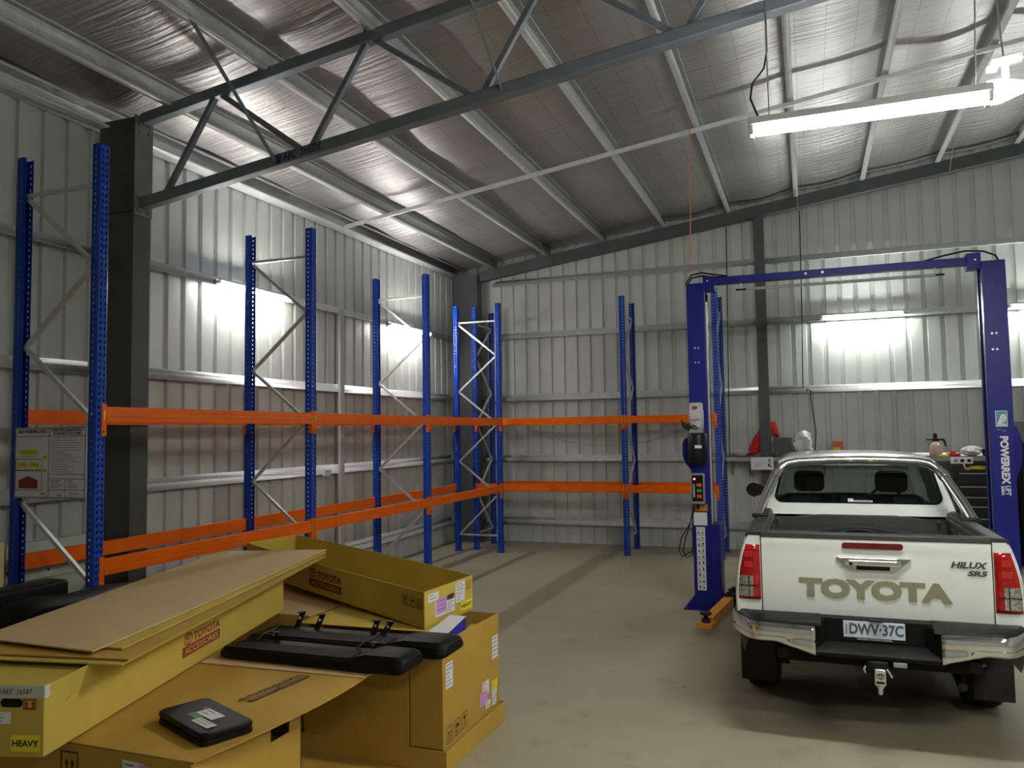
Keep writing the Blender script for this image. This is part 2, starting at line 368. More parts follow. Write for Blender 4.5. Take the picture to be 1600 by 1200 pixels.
# columns
def bolt_set(pts, ax, r=.016, h=.014):
    m = MB()
    for q in pts: m.lathe([(r*1.5, 0), (r*1.5, .003), (r, .003), (r, h), (0, h)], q, ax, 6)
    return m
t = Thing('steel_column', (-6.195, 5.795, 0), 'dark grey steel column with bolted plate carrying the roof truss', 'column')
t.part('shaft', MB().box(-6.42, -5.975, 5.69, 5.90, 0, 4.255), 'column', bevel=.004)
t.part('head', MB().box(-6.42, -5.975, 5.69, 5.90, 4.26, 5.18), 'column', bevel=.004)
pl = t.part('end_plate', MB().box(-5.974, -5.962, 5.685, 5.905, 4.22, 5.20), 'plate', bevel=.002)
t.part('bolt', bolt_set([(-5.962, y, z) for y in (5.735, 5.855) for z in (5.13, 5.05, 4.40, 4.27)], (1, 0, 0)), 'plate', pl)
t.part('base_plate', MB().box(-6.46, -5.93, 5.66, 5.93, 0, .016), 'plate')
t = Thing('steel_column', (-6.17, 14.03, 0), 'dark steel corner column behind the blue racking', 'column')
t.part('shaft', MB().box(-6.42, -5.925, 13.93, 14.15, 0, 5.14), 'column', bevel=.004)
t.part('base_plate', MB().box(-6.46, -5.89, 13.90, 14.18, 0, .016), 'plate')
t = Thing('steel_column', (-.71, 14.03, 0), 'slim dark grey column on the back wall behind the lift', 'column')
t.part('shaft', MB().box(-.79, -.62, 14.02, 14.19, 0, 5.73), 'column', bevel=.004)
t.part('cap_plate', MB().box(-.82, -.59, 14.00, 14.20, 5.73, 5.742), 'column')
# end-wall rafter, with fly braces down from the purlins
t = Thing('roof_rafter', (-5.9, 14.08, 5.0), 'dark grey sloping rafter along the top of the back wall', 'rafter')
q = lambda x: 5.03+.1365*(x+5.8)
t.part('beam', MB().hexa([(-5.92, 14.02, q(-5.92)), (XR, 14.02, q(XR)), (XR, 14.16, q(XR)), (-5.92, 14.16, q(-5.92)),
                         (-5.92, 14.02, q(-5.92)+.2), (XR, 14.02, q(XR)+.2), (XR, 14.16, q(XR)+.2), (-5.92, 14.16, q(-5.92)+.2)]), 'column', bevel=.004)
for x in (-4.45, -.08, 2.2, 4.4):
    t.part('fly_brace', MB().bar((x, 13.35, purl(x)+.08), (x+.03, 14.01, q(x)+.02), .04, .006, (1, 0, 0)), 'cleat')
for o in COL.objects:
    if o.name.startswith(('steel_column', 'roof_rafter')): o['kind'] = 'structure'
# roof truss
t = Thing('roof_truss', (-5.95, 5.79, 4.2), 'lattice steel roof truss with painted lettering, sloping up to the right', 'truss')
bz = lambda x: 4.31+.128*(x+5.83); tz = lambda x: 5.143+.131*(x+5.84)
def chord(f, h, x0, x1, y0, y1): return MB().hexa([(x0, y0, f(x0)), (x1, y0, f(x1)), (x1, y1, f(x1)), (x0, y1, f(x0)), (x0, y0, f(x0)+h), (x1, y0, f(x1)+h), (x1, y1, f(x1)+h), (x0, y1, f(x0)+h)])
bc = t.part('bottom_chord', chord(bz, .105, -5.965, 6.9, 5.74, 5.85), 'chord', bevel=.012)
t.part('top_chord', chord(tz, .10, -5.965, 6.9, 5.74, 5.85), 'chord', bevel=.012)
P = plane((-4.40, 5.738, bz(-4.40)+.018), (1, 0, .128), (0, 0, 1))
t.text('lettering', 'ABC  SHEDS', 'navyink', P, .10, .0, .40, .070, bc, bold=.012, shear=.12)
mk = MB(); icon_frame(mk, P, .03, -.01, .05, .085, .008); mk.poly([P(.035, .0, .002), P(.055, .07, .002), P(.075, .0, .002)])
t.part('logo_mark', mk, 'navyink', bc, smooth=False)
bn = [-5.72+1.645*k for k in range(8)]; tn = [-5.06+1.63*k for k in range(8)]
for k in range(7):
    for a, b in (((bn[k]+.04, bz(bn[k])+.09), (tn[k]-.04, tz(tn[k])+.02)), ((tn[k]+.04, tz(tn[k])+.02), (bn[k+1]-.06, bz(bn[k+1])+.09))):
        if a[0] > 6.3 or b[0] > 6.8: continue
        t.part('web', MB().bar((a[0], 5.795, a[1]), (b[0], 5.795, b[1]), .05, .05, (0, 1, 0)), 'chord', bevel=.006)
for x in PX[:11]:
    z = tz(x)+.1; t.part('cleat', MB().box(x-.045, x-.005, 5.75, 5.84, z-.01, purl(x)+.19), 'cleat', bevel=.003)
for x0, x1, y1 in ((-4.385, -4.50, 4.80), (-2.205, -2.32, 4.95)):
    t.part('fly_brace', MB().bar((x0, 5.735, bz(x0)+.05), (x1, y1, purl(x1)+.03), .045, .006, (1, 0, 0)), 'chord')
# bridging under the purlins, and its match on the left wall
zz = lambda x: 5.118+.135*(x+6.4)
single('roof_bridging', MB().bar((-6.3, 9.86, zz(-6.3)), (6.8, 9.86, zz(6.8)), .045, .05), 'steel', 'pale steel bridging bar crossing under all the ceiling purlins', 'bar', bevel=.004)
single('wall_post', MB().box(-6.385, -6.345, 9.82, 9.93, 0, 3.93), 'palegrey', 'slender pale vertical post against the left wall behind the racking', 'post', bevel=.004)
# power outlet on the left girt
t = Thing('power_outlet', (-6.37, 9.52, 1.50), 'small white power outlet on the left wall girt', 'outlet')
t.part('plate', MB().box(-6.398, -6.36, 9.44, 9.60, 1.51, 1.595), 'white', bevel=.004)
for y in (9.48, 9.54): t.part('rocker', MB().box(-6.36, -6.354, y, y+.018, 1.56, 1.585), 'grey')

# ---------------------------------------------------------------- lights
def batten(name, loc, ax, L, label, tubes=1, mt='tube', n=None):
    """wall batten: ax 'x' or 'y' is its run, n the direction it faces"""
    t = Thing(name, loc, label, 'fluorescent light', 'wall battens')
    e = V((1, 0, 0)) if ax == 'x' else V((0, 1, 0)); nn = V(n); z = V((0, 0, 1)); c = V(loc)
    t.part('housing', MB().obox(c-e*L/2-nn*.0, e*L, nn*.035, z*.06), 'white', bevel=.004)
    for k in range(tubes):
        o = c+nn*(.06)+z*(-.005)
        t.part('tube', MB().tube([o-e*(L/2-.05), o+e*(L/2-.05)], .015, 8), mt)
    for s in (-1, 1):
        t.part('end_cap', MB().obox(c+e*(s*(L/2-.02))-e*.02, e*.04, nn*.085, z*.065-V((0, 0, .02))), 'white', bevel=.004)
    return t
batten('wall_batten', (-6.384, 7.94, 3.85), 'y', 1.40, 'glowing fluorescent batten on left wall girt behind second rack frame', mt='walltube', n=(1, 0, 0))
batten('wall_batten', (-6.384, 11.98, 3.85), 'y', 1.50, 'glowing fluorescent batten on left wall nearest the corner', mt='walltube', n=(1, 0, 0))
batten('wall_batten', (.88, 14.184, 3.90), 'x', 1.28, 'glowing fluorescent batten on back wall between the lift posts', mt='tubecool', n=(0, -1, 0))
batten('wall_batten', (3.60, 14.184, 3.90), 'x', 1.28, 'glowing fluorescent batten on back wall right of the lift post', mt='tubecool', n=(0, -1, 0))
t = Thing('hanging_batten', (.36, 4.87, 3.86), 'bright twin fluorescent batten hanging near the truss', 'fluorescent light')
sl = lambda x: 3.875+.0*(x)
t.part('housing', MB().hexa([(-.28, 4.80, 3.895), (1.0, 4.80, 3.895), (1.0, 4.94, 3.895), (-.28, 4.94, 3.895), (-.28, 4.835, 3.95), (1.0, 4.835, 3.95), (1.0, 4.905, 3.95), (-.28, 4.905, 3.95)]), 'white', bevel=.004)
for y in (4.825, 4.915): t.part('tube', MB().tube([(-.24, y, 3.872), (.96, y, 3.872)], .016, 10), 'tube')
for x in (-.262, .982):
    for y in (4.825, 4.915): t.part('lamp_holder', MB().box(x-.012, x+.012, y-.018, y+.018, 3.845, 3.897), 'white', bevel=.003)
t.part('hanging_chain', MB().tube([(-.16, 4.87, 3.95), (-.165, 4.9, 4.6), (-.17, 4.95, purl(-.12)+.02)], .004, 5), 'cleat')
t.part('hanging_chain', MB().tube([(.92, 4.87, 3.95), (.95, 4.9, 4.6), (.97, 4.95, purl(.98)+.02)], .004, 5), 'cleat')
pts = [(-.19, 5.73, 5.04), (-.185, 5.6, 4.85), (-.175, 5.3, 4.55), (-.19, 5.1, 4.35), (-.255, 4.95, 4.2), (-.265, 4.88, 4.08), (-.22, 4.87, 3.95)]
t.part('power_cable', MB().tube(pts, .006, 6), 'black')
t = Thing('hanging_lamp', (1.12, 5.05, 3.9), 'glowing elongated lamp on a white bracket beside the hanging batten', 'lamp')
t.part('bracket', MB().obox((1.03, 5.02, 4.115), (.16, 0, .02), (0, .06, 0), (0, 0, .035)).obox((1.09, 5.035, 4.04), (.03, 0, 0), (0, .03, 0), (0, 0, .09)).obox((1.015, 5.03, 4.09), (.05, 0, 0), (0, .04, 0), (0, 0, .03)), 'white', bevel=.004)
t.part('bulb', MB().lathe([(.0, -.02), (.05, 0), (.068, .05), (.066, .10), (.045, .17), (.03, .22), (0, .235)], (.98, 5.05, 3.965), (1, 0, .06), 20), 'bulb')
t.part('hanger', MB().tube([(1.1, 5.05, 4.14), (1.06, 5.05, 4.9), (1.0, 5.05, purl(.98)+.02)], .005, 6), 'cleat')
# two unseen twin battens added right of view to brighten cartons and tailgate
for y0, nm in ((2.3, 'unseen twin fluorescent batten added as fill light right of the camera, ahead of it'), (.3, 'unseen twin fluorescent batten added as fill light right of the camera, level with it')):
    t = Thing('hanging_batten', (2.9, y0, 4.0), nm, 'fluorescent light')
    t.part('housing', MB().box(2.28, 3.52, y0-.07, y0+.07, 4.03, 4.08), 'white', bevel=.004)
    for y in (y0-.045, y0+.045): t.part('tube', MB().tube([(2.3, y, 4.005), (3.5, y, 4.005)], .016, 8), 'tube')
    for x in (2.45, 3.35): t.part('hanging_chain', MB().tube([(x, y0, 4.08), (x, y0, roofz(x)-.1)], .004, 5), 'cleat')

# ---------------------------------------------------------------- pallet racking
HF = 4.37
def upright(xf, s, y):
    """perforated upright, front face at xf looking along s (+1/-1) in x, centred on y"""
    m = MB(); zs = []; z = .0
    while z < HF-.001:
        for dz in (.015, .035): zs.append(min(z+dz, HF))
        z += .05
    zs = [0]+zs+([HF] if zs[-1] < HF else [])
    def strip(pts, holes):
        k = len(m.v); n = len(pts)
        for q in zs: m.v += [(a, b, q) for a, b in pts]
        for i in range(len(zs)-1):
            hole_row = i % 2 == 1 and zs[i+1] < HF-.03
            for j in range(n-1):
                if hole_row and j in holes: continue
                m.f.append((k+i*n+j, k+i*n+j+1, k+(i+1)*n+j+1, k+(i+1)*n+j))
    w = .045; X = lambda d: xf-s*d
    strip([(X(.006), y-w), (X(0), y-.036), (X(0), y-.028), (X(0), y-.014), (X(0), y+.014), (X(0), y+.028), (X(0), y+.036), (X(.006), y+w)], (2, 4))
    for g in (-1, 1):
        strip([(X(.006), y+g*w), (X(.038), y+g*w), (X(.050), y+g*w), (X(.075), y+g*w), (X(.075), y+g*(w-.012)), (X(.09), y+g*(w-.012))], (1,))
    return m
def make_frame(xf, y, label):
    t = Thing('rack_upright', (xf-.4505, y, 0), label, 'rack upright frame', 'blue racking frames')
    xb = xf-.901
    for a, s in ((xf, 1), (xb, -1)):
        u = t.part('upright', upright(a, s, y), 'blue', recalc=False, solid=.0025)
        c = a-s*.045
        t.part('foot', MB().box(c-.06, c+.06, y-.06, y+.06, 0, .005).box(c-.05, c+.05, y-.048, y+.048, .005, .03), 'blue', u)
    f, b = xf-.085, xb+.085
    nodes = [(b, .30), (f, 1.0), (b, 1.58), (f, 2.24), (b, 2.82), (f, 3.44), (b, 4.03)]
    t.part('brace', MB().bar((b-.01, y, .29), (f+.01, y, .29), .03, .03, (0, 1, 0)), 'zinc')
    t.part('brace', MB().bar((b-.01, y, 4.06), (f+.01, y, 4.06), .03, .03, (0, 1, 0)), 'zinc')
    for (x0, z0), (x1, z1) in zip(nodes[:-1], nodes[1:]):
        t.part('brace', MB().bar((x0, y, z0), (x1, y, z1), .03, .03, (0, 1, 0)), 'zinc')
    return t.o
XA = -5.053; YA = [4.53, 7.30, 10.10, 12.913]
fr = make_frame(XA, YA[0], 'tall blue rack frame at left, carrying the load sign')
for y, lab in ((YA[1], 'blue rack frame in front of the first wall batten, second from left'), (YA[2], 'blue rack frame in front of the second wall batten'), (YA[3], 'blue end frame standing at the corner of the left wall racking')):
    c = copytree(fr); c.location.y = y; c['label'] = lab
for x, lab in ((-5.649, 'blue rack frame tucked into the corner against the corner column'), (-2.92, 'blue rack frame standing alone midway along the back wall'), (-1.387, 'blue rack frame directly behind the left lift post')):
    c = copytree(fr); c.rotation_euler.z = -math.pi/2; c.location = (x, 13.545, 0); c['label'] = lab
def make_beam(y0, y1, xf, s, z, label):
    """beam along y between upright centres y0..y1 on the face xf, top at z"""
    t = Thing('rack_rail', (xf, (y0+y1)/2, z-.122), label, 'rack beam', 'orange racking beams')
    a, b = y0+.047, y1-.047; X = lambda d: xf+s*d
    pr = [(-.040, -.122), (.010, -.122), (.012, -.118), (.012, -.080), (.006, -.074), (.006, -.042), (.003, -.038), (.003, -.004), (-.001, 0), (-.040, 0)]
    t.part('bar', MB().loft([[(X(d), a, z+q) for d, q in pr], [(X(d), b, z+q) for d, q in pr]]), 'orange', smooth=False)
    for g, e in ((1, y0), (-1, y1)):
        c = t.part('connector', MB().obox((X(.0015), e+g*.003, z-.225), (s*.005, 0, 0), (0, g*.043, 0), (0, 0, .245)).obox((X(-.03), e+g*.0475, z-.225), (s*.036, 0, 0), (0, g*.003, 0), (0, 0, .245)), 'orange', bevel=.001)
        t.part('lock_pin', MB().obox((X(.0065), e+g*.018, z-.10), (s*.004, 0, 0), (0, g*.014, 0), (0, 0, .07)), 'brass', c)
        t.part('slot', MB().obox((X(.0066), e+g*.016, z-.20), (s*.001, 0, 0), (0, g*.012, 0), (0, 0, .016)), 'matblack', c)
    return t.o
bayn = ['first bay', 'middle bay', 'last bay before the corner']
for i in range(3):
    for lv, z in (('upper', 2.33), ('lower', 1.17)):
        if i == 0:
            if lv == 'upper': bf = make_beam(YA[0], YA[1], XA, 1, z, ''); bb = make_beam(YA[0], YA[1], XA-.901, -1, z, ''); f, b = bf, bb
            else:
                f = copytree(bf); f.location.z = z-.122; b = copytree(bb); b.location.z = z-.122
        else:
            if lv == 'upper': f = make_beam(YA[i], YA[i+1], XA, 1, z, ''); b = make_beam(YA[i], YA[i+1], XA-.901, -1, z, ''); f0, b0 = f, b
            else:
                f = copytree(f0); f.location.z = z-.122; b = copytree(b0); b.location.z = z-.122
        f['label'] = '%s front orange beam of the left wall racking, %s' % (lv, bayn[i]); b['label'] = '%s rear orange beam of the left wall racking, %s' % (lv, bayn[i])
def beam_x(x0, x1, yf, s, z, label):
    o = make_beam(-(x1-x0)/2, (x1-x0)/2, 0, 1, z, label)      # built along y about the origin, then turned
    o.rotation_euler.z = -math.pi/2 if s < 0 else math.pi/2; o.location = ((x0+x1)/2, yf, z-.122); return o
XBR = [-5.649, -2.92, -1.387]
for i, nm in enumerate(('wide bay', 'narrow bay behind the lift post')):
    for lv, z in (('upper', 2.33), ('lower', 1.17)):
        beam_x(XBR[i], XBR[i+1], 13.0945, -1, z, '%s front orange beam of the back wall racking, %s' % (lv, nm))
        beam_x(XBR[i], XBR[i+1], 13.9955, 1, z, '%s rear orange beam of the back wall racking, %s' % (lv, nm))

# load sign on the first frame
t = Thing('load_sign', (-5.51, 4.47, 1.635), 'white safe working loads board on the left blue rack frame', 'sign')
P = plane((-5.885, 4.472, 1.63), (1, 0, 0), (0, 0, 1)); w, h = .755, .55
t.part('board', MB().obox(P(0, 0, 0), V((w, 0, 0)), V((0, .006, 0)), V((0, 0, h))), 'paper')
m = MB()
icon_frame(m, P, .004, .004, w-.008, h-.008, .006); m.rect(P, .366, .01, .372, h-.01, .0012); m.rect(P, .01, .478, w-.01, .483, .0012)
for y in (.066, .15, .185): m.rect(P, .372, y, w-.01, y+.004, .0012)
m.rect(P, .545, .01, .549, .15, .0012)
t.part('ruling', m, 'maroonink', smooth=False)
t.text('heading', 'SAFE WORKING LOADS', 'ink', P, .035, .505, .31, .028, bold=.035)
t.text('heading', 'OPERATION & MAINTENANCE', 'ink', P, .395, .515, .32, .020, bold=.035)
t.text('heading', 'OF RACKING STRUCTURES', 'ink', P, .41, .49, .29, .020, bold=.035)
m = MB(); rr = random.Random(5)
for k in range(15): m.rect(P, .392, .463-.0185*k, .392+rr.uniform(.15, .33), .467-.0185*k, .0012)
for k in range(4): m.rect(P, .385, .135-.017*k, .385+rr.uniform(.07, .14), .141-.017*k, .0012); m.rect(P, .57, .135-.017*k, .57+rr.uniform(.05, .11), .141-.017*k, .0012)
m.rect(P, .60, .036, .70, .042, .0012); m.ring(P, .60, .036, .016, .016, .005, 16, .0012); m.rect(P, .29, .03, .34, .042, .0012); m.rect(P, .46, .02, .51, .03, .0012); m.rect(P, .06, .322, .24, .326, .0012)
t.part('print', m, 'greyink', smooth=False)
m = MB(); icon_frame(m, P, .012, .215, .285, .09, .004); icon_frame(m, P, .012, .06, .285, .155, .004); t.part('diagram', m, 'ink', smooth=False)
for x, y, a, b, s in ((.045, .335, .21, .04, '1500Kg UDL'), (.03, .235, .105, .045, '750Kg'), (.165, .235, .105, .045, '750Kg'), (.312, .305, .035, .03, '150'), (.312, .20, .035, .03, '150')):
    k = MB().rect(P, x, y, x+a, y+b, .0014); c = t.part('load_tag', k, 'yellow', smooth=False)
    t.text('lettering', s, 'ink', P, x+a*.1, y+b*.25, a*.8, b*.5, c, d=.0022)
m = MB().poly([P(.05, .075, .0014), P(.255, .075, .0014), P(.255, .14, .0014), P(.15, .172, .0014), P(.05, .14, .0014)]); t.part('warning_panel', m, 'redink', smooth=False)
# ================================================================ two-post lift
LY = 9.5
t = Thing('car_lift', (.33, 9.66, 0), 'navy blue two-post car lift standing around the white pickup', 'car lift')
def c_post(x0, x1, openside):
    m = MB(); y0, y1 = LY, LY+.30; th = .012
    m.box(x0, x1, y0, y0+th, .02, 3.825); m.box(x0, x1, y1-th, y1, .02, 3.825)
    xb = x0 if openside > 0 else x1-th
    m.box(xb, xb+th, y0+th, y1-th, .02, 3.825)
    xl = x1-th if openside > 0 else x0
    m.box(xl, xl+th, y0+th, y0+.06, .02, 3.825); m.box(xl, xl+th, y1-.06, y1-th, .02, 3.825)
    return m
left = t.part('column', c_post(-1.325, -1.115, 1), 'liftblue', bevel=.004)
right = t.part('column', c_post(1.765, 1.985, -1), 'liftblue', bevel=.004)
for c, x in ((left, -1.325), (right, 1.745)):
    m = MB(); m.box(x-.11, x+.36, LY-.10, LY+.42, 0, .02)
    for yy in (LY-.012, LY+.30):
        m.prism([(x-.09, yy, .02), (x, yy, .02), (x, yy, .16)], (0, .012, 0)); m.prism([(x+.22, yy, .02), (x+.34, yy, .02), (x+.22, yy, .22)], (0, .012, 0))
    t.part('base_plate', m, 'liftblue', c, bevel=.002)
    s = 1 if x < 0 else -1
    xi = x+.215 if s > 0 else x+.02
    t.part('slide_track', MB().box(xi, xi+.018, LY+.05, LY+.075, .3, 3.6), 'zinc', c)
    t.part('lift_cable', MB().tube([(xi+.012, LY+.13, .3), (xi+.012, LY+.13, 3.7)], .009, 6), 'black', c)
    # carriage riding inside the post
    y0 = LY-.014
    t.part('carriage', MB().box(xi-.02, xi+.10, LY-.016, LY+.316, .10, .98), 'liftblue', bevel=.006)
    bb = bolt_set([(x+dx, LY, z) for z in (2.88, 3.05) for dx in (.085, .125)], (0, -1, 0), .008, .006)
    t.part('bolt', bb, 'zinc', c)
# overhead beam with its end blocks, safety bar and hoses
cb = t.part('crossbeam', MB().box(-1.10, 1.76, LY+.09, LY+.19, 3.81, 3.895), 'liftblue', bevel=.003)
for x0, x1, dz in ((-1.135, -1.0, 0), (1.64, 1.775, .02)):
    t.part('end_bracket', MB().box(x0, x1, LY+.06, LY+.22, 3.735+dz, 3.91+dz), 'liftblue', cb, bevel=.004)
t.part('bolt', bolt_set([(x, LY+.09, 3.855) for x in (.02, .20, -1.08, 1.72)], (0, -1, 0), .011, .035), 'zinc', cb)
sb = t.part('safety_bar', MB().tube([(-.64, LY+.1, 3.728), (1.34, LY+.1, 3.728)], .018, 10), 'foam')
for x0, x1 in ((-.76, -.63), (1.33, 1.43)): t.part('bar_tip', MB().tube([(x0, LY+.1, 3.728), (x1, LY+.1, 3.728)], .011, 8), 'black', sb)
for x in (-.70, 1.34): t.part('hanger', MB().tube([(x, LY+.1, 3.73), (x, LY+.1, 3.82)], .006, 6), 'zinc', sb)
for k, (a, z) in enumerate(((0, 0), (.03, -.03))):
    t.part('hose', MB().tube([(-1.32-a*.3, LY+.1+a, 3.72), (-1.335, LY+.1+a, 3.86+z), (-1.27, LY+.1+a, 3.945+z), (-1.15, LY+.1+a, 3.965+z), (-1.02, LY+.1+a, 3.935+z), (-.85, LY+.12, 3.905+z*.2)], .010, 8), 'black', left)
t.part('hose', MB().tube([(1.25, LY+.15, 3.90), (1.45, LY+.15, 3.945), (1.65, LY+.15, 3.975), (1.82, LY+.15, 3.955), (1.93, LY+.15, 3.90), (1.965, LY+.15, 3.82)], .010, 8), 'black', right)
# swing arms folded along the car
def arm(x0, y0, x1, y1, z, w):
    a = t.part('swing_arm', MB().bar((x0, y0, z), (x1, y1, z), w, .11, (0, 0, 1)), 'liftorange', bevel=.006)
    d = (V((x1, y1, 0))-V((x0, y0, 0))).normalized(); e = V((x1, y1, z))
    t.part('arm_end', MB().bar(e-d*.02, e+d*.16, w+.05, .05, (0, 0, 1)), 'liftorange', a, bevel=.006)
    t.part('lift_pad', MB().lathe([(.045, -.02), (.045, .06), (.022, .061), (.022, .10), (.055, .101), (.06, .125), (0, .126)], e+d*.09, (0, 0, 1), 18), 'rubber', a)
    t.part('pivot', MB().lathe([(.07, -.06), (.07, .075), (.03, .076), (.03, .10), (0, .10)], (x0, y0, z), (0, 0, 1), 18), 'black', a)
arm(-.93, 9.50, -1.04, 8.36, .115, .105)
arm(-.90, 9.80, -.86, 10.9, .115, .105)
arm(1.70, 9.50, 1.62, 8.45, .115, .105)
arm(1.70, 9.80, 1.62, 10.9, .115, .105)
# power unit on the left post
yf = LY-.001
mo = t.part('motor', MB().lathe([(0, 2.10), (.075, 2.10), (.085, 2.12), (.085, 2.30), (.078, 2.315), (.078, 2.385), (.06, 2.40), (0, 2.40)], (-1.235, LY-.10, 0), (0, 0, 1), 24).box(-1.30, -1.17, LY-.11, LY-.001, 2.16, 2.28).box(-1.29, -1.18, LY-.215, LY-.18, 2.20, 2.30), 'motor', bevel=.004)
t.part('pump_block', MB().box(-1.31, -1.16, LY-.17, LY-.001, 2.045, 2.11), 'grey', mo, bevel=.004)
t.part('oil_tank', MB().lathe([(0, 1.70), (.10, 1.70), (.11, 1.72), (.11, 2.02), (.10, 2.04), (0, 2.045)], (-1.225, LY-.12, 0), (0, 0, 1), 28), 'black', mo)
t.part('tank_label', MB().box(-1.245, -1.165, LY-.234, LY-.229, 1.87, 1.905), 'paper', mo)
t.part('motor_label', MB().box(-1.262, -1.208, LY-.2, LY-.183, 2.325, 2.355), 'redink', mo)
for k in range(5):
    x = -1.36+.03*k; t.part('hydraulic_line', MB().tube([(-1.30+.03*k, LY-.15, 2.07), (x-.02, LY-.2, 2.12+.02*(k % 3)), (x-.04, LY-.16, 2.2-.03*k), (x-.02, LY-.06, 2.12), (-1.3+.02*k, LY-.03, 2.06)], .007, 6), 'black', mo)
t.part('cable_cover', MB().prism([(-1.325, LY+.02, 1.60), (-1.40, LY+.02, 1.70), (-1.425, LY+.02, 1.78), (-1.425, LY+.02, 1.92), (-1.40, LY+.02, 1.98), (-1.325, LY+.02, 2.0)], (0, .16, 0)), 'liftblue', left, bevel=.01)
t.part('cable_cover', MB().prism([(1.985, LY+.02, 1.50), (2.045, LY+.02, 1.68), (2.055, LY+.02, 1.78), (2.055, LY+.02, 1.92), (2.02, LY+.02, 2.05), (1.985, LY+.02, 2.10)], (0, .16, 0)), 'liftblue', right, bevel=.01)
cbx = t.part('control_box', MB().box(-1.322, -1.165, LY-.10, LY-.001, 1.22, 1.575), 'grey', bevel=.012)
P = plane((-1.322, LY-.101, 1.22), (1, 0, 0), (0, 0, 1))
t.part('face_plate', MB().rect(P, .015, .03, .142, .335, .001), 'matblack', cbx)
for y, m_ in ((.22, 'redbutton'), (.155, 'greenbutton'), (.09, 'redbutton')): t.part('push_button', MB().obox(P(.07, y-.018, 0), V((.055, 0, 0)), V((0, -.015, 0)), V((0, 0, .038))), m_, cbx, bevel=.003)
t.part('pilot_lamp', MB().lathe([(.012, 0), (.012, .008), (0, .012)], P(.045, .29, 0), (0, -1, 0), 12), 'led', cbx)
t.part('cable_gland', MB().tube([(-1.25, LY-.05, 1.22), (-1.25, LY-.05, 1.16)], .018, 8), 'black', cbx)
t.part('isolator_handle', MB().obox(P(.03, .08, 0), V((.018, 0, 0)), V((0, -.02, 0)), V((0, 0, .15))), 'zinc', cbx)
P = plane((-1.32, LY-.001, 0), (1, 0, 0), (0, 0, 1))
q = t.part('warning_sticker', MB().rect(P, .005, 1.125, .175, 1.215, .001), 'liftorange', left)
m = MB(); m.rect(P, .01, 1.19, .17, 1.197, .002); m.rect(P, .02, 1.17, .15, 1.176, .002); m.rect(P, .02, 1.15, .13, 1.156, .002); icon_frame(m, P, .008, 1.128, .164, .084, .006, .002)
t.part('sticker_print', m, 'ink', q, smooth=False)
t.part('white_notice', MB().rect(P, .01, .965, .165, 1.115, .001), 'paper', left)
q = t.part('pictogram_strip', MB().rect(P, .035, .215, .135, .945, .001), 'paper', left)
rr = random.Random(11)
for k in range(10):
    m = MB(); z = .235+.07*k; m.rect(P, .042, z+.052, .128, z+.056, .002)
    for j in (0, 1):
        x = .045+.045*j; m.rect(P, x+rr.uniform(0, .01), z, x+.03, z+rr.uniform(.008, .016), .002); m.rect(P, x+.008, z+.018, x+rr.uniform(.015, .03), z+rr.uniform(.026, .042), .002)
    t.part('pictogram', m, 'ink', q, smooth=False)
for k, w in enumerate((0, .05)):
    t.part('power_cable', MB().tube([(-1.30+w*.3, LY-.05, 1.18), (-1.34, LY-.06, 1.0), (-1.40-w, LY-.08, .82), (-1.43-w, LY-.09, .68), (-1.40-w, LY-.09, .60), (-1.33, LY-.07, .62+w), (-1.32, LY-.05, .75), (-1.32, LY-.04, 1.0)], .007, 6), 'black', cbx)
# maker's plate and lettering on the right post
P = plane((1.765, LY-.001, 0), (1, 0, 0), (0, 0, 1))
lg = t.part('logo_plate', MB().rect(P, .055, 2.07, .165, 2.235, .001), 'paper', right)
m = MB(); m.rect(P, .061, 2.082, .159, 2.228, .002); t.part('logo_field', m, 'teal', lg, smooth=False)
m = MB(); k = [(.085, 2.10), (.105, 2.16), (.135, 2.205), (.15, 2.18), (.14, 2.155), (.115, 2.15)]
m.poly([P(x, y, .003) for x, y in ((.066, 2.087), (.15, 2.087), (.15, 2.10), (.112, 2.104), (.098, 2.13), (.102, 2.165), (.082, 2.13))]); e_ = text_mb('e', P, .092, 2.115, .06, .085, .03, .25, .003); m.add(e_.v, e_.f)
t.part('logo_mark', m, 'paper', lg, smooth=False)
t.part('logo_caption', MB().rect(P, .06, 2.035, .10, 2.045, .001).rect(P, .105, 2.02, .15, 2.03, .001), 'greyink', lg, smooth=False)
Pv = plane((1.765, LY-.001, 0), (0, 0, -1), (1, 0, 0))          # reads downwards
Pv2 = lambda x, y, d=0.: P(0, 0)+V((y, 0, 0))+V((0, 0, -x))+V((0, -d, 0))
t.text('lettering', 'POWERREX', 'paper', Pv2, -1.97, .085, .50, .078, right, bold=.05)
t.text('lettering', 'LIFT', 'paper', Pv2, -1.455, .115, .10, .048, right, bold=.045)
t.text('lettering', '2080A', 'paper', Pv2, -1.455, .075, .10, .032, right, bold=.045)
# air line hanging from the roof to the lift
single('air_line', MB().tube([(-1.24, 9.62, purl(-1.23)+.01), (-1.252, 9.61, 5.2), (-1.265, 9.60, 4.5), (-1.285, 9.60, 4.1), (-1.288, 9.60, 3.985)], .008, 6), 'rope', 'thin orange air line hanging from the roof to the left lift post', 'air line')
# ================================================================ pickup
t = Thing('pickup_truck', (.357, 5.88, 0), 'white dual cab pickup seen from behind, with chrome bumper and sports bar', 'pickup truck')
t.loc = (0, 0, 0)                  # everything below is in the truck's own frame: x right, y forward, z up, tailgate skin at y = 0
TR = t
AX, WR = 1.06, .385                # rear axle, wheel radius
FX = AX+3.085
